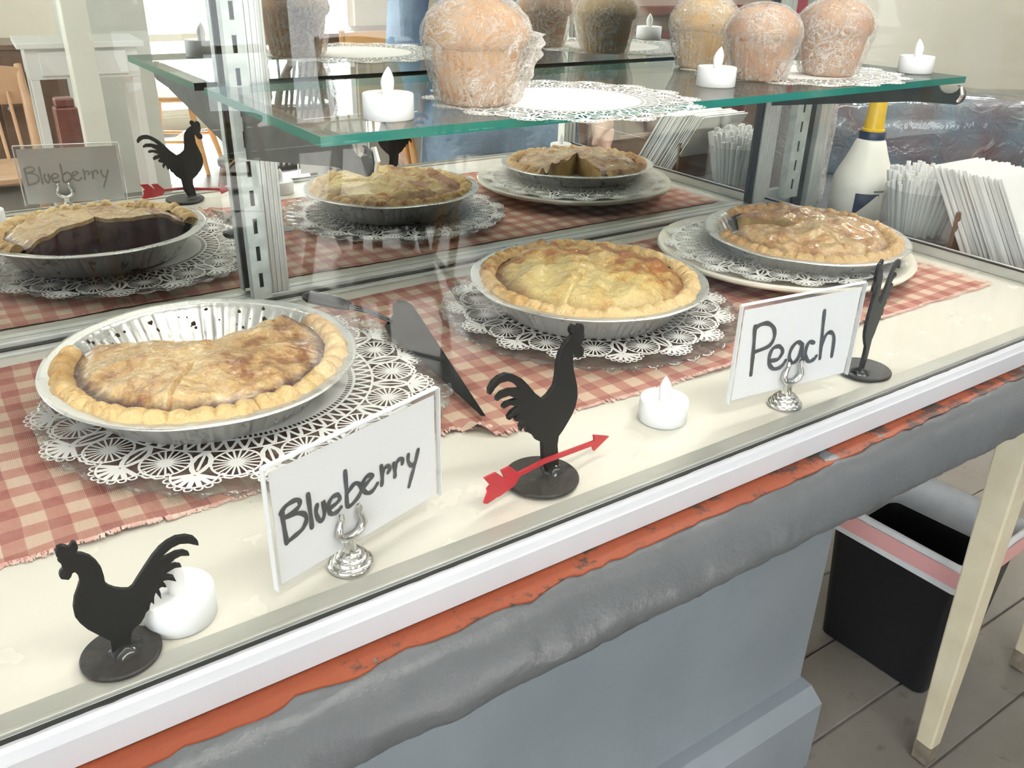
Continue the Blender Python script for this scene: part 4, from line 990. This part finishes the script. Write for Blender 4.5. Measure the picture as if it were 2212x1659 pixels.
# ------------------------------------------------------------------ furniture in the room in front of the case
def chair(name, loc, rz, label, mat, seat_mat=None, style='rail', sh=.45, bh=.95, w=.21):
    o = thing(name, label, 'chair', loc, rz)
    mb = MB()
    def sr(z, s): return [(s * w * cos(a) * (1.0 if abs(sin(a)) < .99 else 1), s * w * .95 * sin(a), z) for a in [2 * pi * k / 28 for k in range(28)]]
    rings = [sr(sh - .03, .93), sr(sh - .02, 1.0), sr(sh - .004, 1.0), sr(sh, .95), sr(sh - .006, .5)]
    sb = MB(); n = 28
    sb.add([p for q in rings for p in q], [(i * n + k, i * n + (k + 1) % n, (i + 1) * n + (k + 1) % n, (i + 1) * n + k) for i in range(4) for k in range(n)] + [tuple(range(n)), tuple(range(4 * n, 5 * n))])
    sb.build('seat', seat_mat or mat, o)
    for sx in (-1, 1):
        for sy in (-1, 1):
            MB().tube([(sx * w * .6, sy * w * .6, sh - .028), (sx * w * .75, sy * w * .75, sh * .45), (sx * w * .92, sy * w * .95, .0)], [.016, .021, .013], 10).build('leg', mat, o)
        MB().tube([(sx * w * .76, -w * .76, sh * .42), (sx * w * .76, w * .76, sh * .42)], .010, 8).build('stretcher', mat, o)
    MB().tube([(-w * .76, 0, sh * .42), (w * .76, 0, sh * .42)], .010, 8).build('stretcher', mat, o)
    by = w * .82
    if style == 'hoop':
        pts = [(-w * .8, by * .9, sh - .01)] + [(-w * .85 * cos(a), by + .06 + .04 * sin(a), sh + (bh - sh) * (.55 + .45 * sin(a))) for a in [pi * k / 16 for k in range(17)]] + [(w * .8, by * .9, sh - .01)]
        MB().tube(pts, .013, 10).build('hoop', mat, o)
        for k in range(-3, 4):
            zt = sh + (bh - sh) * (.55 + .45 * sqrt(max(0, 1 - (k / 4.2) ** 2)))
            MB().tube([(k * w * .17, by * .92, sh - .006), (k * w * .2, by + .09, zt)], .006, 8).build('spindle', mat, o)
    else:
        for sx in (-1, 1):
            MB().tube([(sx * w * .8, by * .92, sh - .006), (sx * w * .86, by + .03, sh + .2), (sx * w * .9, by + .09, bh)], [.017, .018, .014], 10).build('back_post', mat, o)
        for zz, hh in ((bh - .12, .11), (sh + .2, .05)):
            mb = MB()
            def rl(i, j):
                x = -w * .88 + 2 * w * .88 * i / 12; u = 1 - (x / w / .88) ** 2
                return (x, by + .06 + (zz - sh) * .06 + .03 * u + (.008 if j in (1, 2) else -.008), zz + (hh * (1 + .12 * u) if j in (2, 3) else 0))
            mb.add([rl(i, j) for i in range(13) for j in range(4)], [(i * 4 + j, i * 4 + (j + 1) % 4, i * 4 + 4 + (j + 1) % 4, i * 4 + 4 + j) for i in range(12) for j in range(4)] + [(0, 1, 2, 3), (48, 49, 50, 51)])
            mb.build('back_rail', mat, o, sharp=50)
        for k in range(-2, 3):
            MB().tube([(k * w * .28, by * .95, sh - .006), (k * w * .3, by + .075, bh - .10)], .007, 8).build('spindle', mat, o)
    return o
chair('wooden_chair', (.40, -2.62, 0), radians(172), 'tan wooden chair with a wide top rail beside the small white table', 'wood_tan', bh=.80)
chair('bow_back_chair', (1.50, -4.35, 0), radians(120), 'light oak bow-back chair next to the grey partition wall', 'wood_oak', style='hoop', bh=.95)
chair('oak_chair', (2.10, -2.75, 0), radians(20), 'light oak slat-back chair in front of the tall windows', 'wood_oak', bh=.92)
chair('red_chair', (2.02, -.55, 0), radians(60), 'dark red wooden chair near the end of the counter', 'wood_darkred', bh=.98, sh=.5)
chair('dark_chair', (1.36, -2.35, 0), radians(-30), 'dark wooden chair standing on the bright floor in front of the case', 'wood_brown', 'seat_black', style='hoop', bh=.9)
chair('metal_chair', (2.02, -3.75, 0), radians(200), 'grey metal chair with a black seat near the window', 'metal_grey', 'seat_black', bh=.85)
tb = thing('side_table', 'small white painted table with a drawer against the partition', 'table', (.86, -3.35, 0), radians(4))
MB().box(-.26, .26, -.20, .20, .83, .855).build('tabletop', 'table_white', tb, smooth=False, bevel=.004)
MB().box(-.23, .23, -.17, .17, .70, .8295).build('apron', 'table_white', tb, smooth=False)
dr = MB().box(-.18, .18, .1702, .182, .715, .815).build('drawer', 'table_white', tb, smooth=False, bevel=.003)
MB().lathe([(.012, .0), (.016, .008), (.012, .016), (.0005, .018)], 16).build('knob', 'metal_grey', dr).location = (0, .182, .765)
dr.children[0].rotation_euler = (radians(-90), 0, 0)
for sx in (-1, 1):
    for sy in (-1, 1): MB().box(sx * .21 - .018, sx * .21 + .018, sy * .15 - .018, sy * .15 + .018, 0, .70).build('leg', 'table_white', tb, smooth=False, bevel=.003)
lb = thing('low_cabinet', 'low dark brown cabinet behind the white side table', 'cabinet', (.55, -4.35, 0))
MB().box(-.45, .45, -.2, .2, .04, .74).build('carcass', 'wood_brown', lb, smooth=False, bevel=.004)
MB().box(-.47, .47, -.22, .22, .7405, .765).build('top_board', 'wood_brown', lb, smooth=False, bevel=.004)
for sx in (-1, 1):
    d = MB().box(-.21 + sx * .22, .21 + sx * .22, .2002, .216, .07, .71).build('door', 'wood_brown', lb, smooth=False, bevel=.004)
    MB().lathe([(.0005, .02), (.014, .018), (.016, .010), (.008, 0)], 14).build('knob', 'chrome', d).location = (sx * .05, .216, .45)
    d.children[0].rotation_euler = (radians(-90), 0, 0)
po = MB().box(-.048, .048, -.048, .048, 0, RZ - .001).build('support_post', 'post_white', smooth=False, bevel=.004); po.location = (.765, -2.72, 0)
tag(po, 'square white painted support post from floor to ceiling', 'post')
dp = MB().box(-.036, .036, -.036, .036, 0, .74).box(-.03, .03, -.03, .03, .7405, .77).build('newel_post', 'wood_darkred', smooth=False, bevel=.006); dp.location = (.585, -2.12, 0)
tag(dp, 'short dark red wooden newel post beside the tan chair', 'post')
hu = thing('wooden_hutch', 'dark brown wooden hutch with drawers standing past the red chair', 'cabinet', (2.95, -1.55, 0), 0)
MB().box(-.75, .75, -.24, .24, .06, 1.05).build('carcass', 'wood_brown', hu, smooth=False, bevel=.004)
MB().box(-.79, .79, -.27, .27, 1.0505, 1.085).build('top_board', 'wood_darkred', hu, smooth=False, bevel=.006)
MB().box(-.72, .72, -.22, .22, 0, .0595).build('plinth', 'wood_brown', hu, smooth=False)
for k in range(3):
    x0 = -.70 + k * .475
    d = MB().box(x0, x0 + .45, .2402, .258, .80, .99).build('drawer', 'wood_darkred', hu, smooth=False, bevel=.004)
    MB().lathe([(.0005, .02), (.014, .018), (.016, .010), (.008, 0)], 14).build('knob', 'chrome', d)
    d.children[0].location = (x0 + .225, .258, .9); d.children[0].rotation_euler = (radians(-90), 0, 0)
    MB().box(x0, x0 + .45, .2402, .258, .10, .77).build('door', 'wood_brown', hu, smooth=False, bevel=.004)
dk = thing('writing_desk', 'dark desk standing below the tall window', 'desk', (3.05, -4.9, 0))
MB().box(-.45, .45, -.28, .28, .70, .735).build('desktop', 'wood_brown', dk, smooth=False, bevel=.004)
MB().box(-.42, -.12, -.25, .25, .02, .6995).build('pedestal', 'wood_brown', dk, smooth=False, bevel=.003)
for sy in (-1, 1): MB().box(.38, .42, sy * .22 - .02, sy * .22 + .02, 0, .6995).build('leg', 'wood_brown', dk, smooth=False)

# ------------------------------------------------------------------ person in jeans standing before the case
def skin(name, verts, edges, mat, parent, root=0, sub=2):
    me = bpy.data.meshes.new(name); bm = bmesh.new(); ly = bm.verts.layers.skin.verify()
    vs_ = []
    for i, (x, y, z, *rr) in enumerate(verts):
        v = bm.verts.new((x, y, z)); v[ly].radius = (rr[0], rr[1] if len(rr) > 1 else rr[0]); v[ly].use_root = (i == root); vs_.append(v)
    for a, b in edges: bm.edges.new((vs_[a], vs_[b]))
    bm.to_mesh(me); bm.free(); me.materials.append(MATS[mat])
    o = bpy.data.objects.new(name, me); COL.objects.link(o); o.parent = parent
    sk = o.modifiers.new('skin', 'SKIN'); sk.use_smooth_shade = True
    s = o.modifiers.new('sub', 'SUBSURF'); s.levels = sub; s.render_levels = sub
    return o
pe = thing('person', 'person in blue jeans and a blue shirt standing beside the case', 'person', (1.40, -.62, 0), radians(35))
V = [(0, 0, .95, .13, .11), (0, .01, 1.12, .125, .10), (0, .015, 1.30, .15, .11), (0, 0, 1.42, .12, .08), (0, -.005, 1.48, .055), (0, .005, 1.55, .055), (0, .02, 1.62, .085, .10), (0, .015, 1.70, .085, .098), (0, .005, 1.76, .05, .06)]
E_ = [(i, i + 1) for i in range(8)]
for s in (-1, 1):
    b = len(V)
    V += [(s * .17, 0, 1.41, .055), (s * .235, -.01, 1.16, .042), (s * .255, .04, .93, .030), (s * .26, .055, .87, .032, .018), (s * .262, .065, .83, .034, .016)]
    E_ += [(3, b), (b, b + 1), (b + 1, b + 2), (b + 2, b + 3), (b + 3, b + 4)]
    for k, (dx, L) in enumerate(((-.024, .055), (-.008, .066), (.008, .062), (.024, .050))):
        q = len(V); V += [(s * .262 + dx * .35, .07 + dx, .80, .0085), (s * .262 + dx * .3 - s * .008, .078 + dx, .80 - L * .55, .008), (s * .262 + dx * .3 - s * .022, .082 + dx, .80 - L, .007)]
        E_ += [(b + 4, q), (q, q + 1), (q + 1, q + 2)]
    q = len(V); V += [(s * .245, .098, .845, .010), (s * .236, .108, .815, .008)]; E_ += [(b + 3, q), (q, q + 1)]
    q = len(V); V += [(s * .10, 0, .88, .085), (s * .11, .01, .50, .055), (s * .12, -.01, .10, .04), (s * .12, .10, .035, .03)]
    E_ += [(0, q), (q, q + 1), (q + 1, q + 2), (q + 2, q + 3)]
skin('body', V, E_, 'skin', pe)
J = [(0, 0, .98, .165, .13), (0, 0, 1.15, .150, .115)]; JE = [(0, 1)]
for s in (-1, 1):
    q = len(J); J += [(s * .11, 0, .86, .115, .115), (s * .125, .01, .66, .10), (s * .13, .01, .50, .085), (s * .135, 0, .28, .078), (s * .135, -.005, .09, .085)]
    JE += [(0, q), (q, q + 1), (q + 1, q + 2), (q + 2, q + 3), (q + 3, q + 4)]
skin('jeans', J, JE, 'denim', pe)
T_ = [(0, 0, .94, .195, .155), (0, .01, 1.14, .170, .135), (0, .015, 1.32, .185, .140), (0, 0, 1.43, .125, .105), (0, 0, 1.485, .078)]; TE = [(i, i + 1) for i in range(4)]
for s in (-1, 1):
    q = len(T_); T_ += [(s * .18, 0, 1.40, .068), (s * .232, -.01, 1.16, .056), (s * .252, .035, .95, .048)]; TE += [(3, q), (q, q + 1), (q + 1, q + 2)]
skin('shirt', T_, TE, 'shirt_blue', pe)
mb = MB()
for (cy, cz, rx, ry, rz_) in ((-.028, 1.715, .100, .108, .092), (-.048, 1.625, .088, .078, .110)):
    mb.grid(36, 19, lambda i, j: (rx * cos(2 * pi * i / 36) * sin(pi * (j + .02) / 18.04) * (1 + .03 * nz3(i * .9, j * .4, cz)), cy + ry * sin(2 * pi * i / 36) * sin(pi * (j + .02) / 18.04), cz + rz_ * cos(pi * (j + .02) / 18.04)), True)
mb.build('hair', 'hair_brown', pe, sharp=80)
for s in (-1, 1):
    skin('shoe', [(s * .135, -.04, .045, .045, .045), (s * .137, .05, .045, .048, .042), (s * .14, .15, .038, .045, .033)], [(0, 1), (1, 2)], 'shoe_dark', pe)
    e = MB().lathe([(.0005, .012), (.007, .010), (.011, .005), (.012, 0)], 16).build('eye', 'eye_white', pe); e.location = (s * .033, .1035, 1.665); e.rotation_euler = (radians(-90), 0, 0)
    i_ = MB().lathe([(.0005, .0128), (.005, .0118)], 12).build('iris', 'eye_dark', e)
    MB().lathe([(.0005, .012), (.010, .010), (.016, .004), (.019, 0)], 14, lambda r, z, a: (r * (1.25 if abs(sin(a)) > .7 else .9), z)).build('ear', 'skin', pe).location = (s * .088, .015, 1.655)
ns = skin('nose', [(0, .105, 1.675, .010), (0, .122, 1.645, .013), (0, .112, 1.632, .014)], [(0, 1), (1, 2)], 'skin', pe)
skin('mouth', [(-.024, .100, 1.602, .006), (0, .108, 1.600, .009), (.024, .100, 1.602, .006)], [(0, 1), (1, 2)], 'lip', pe)
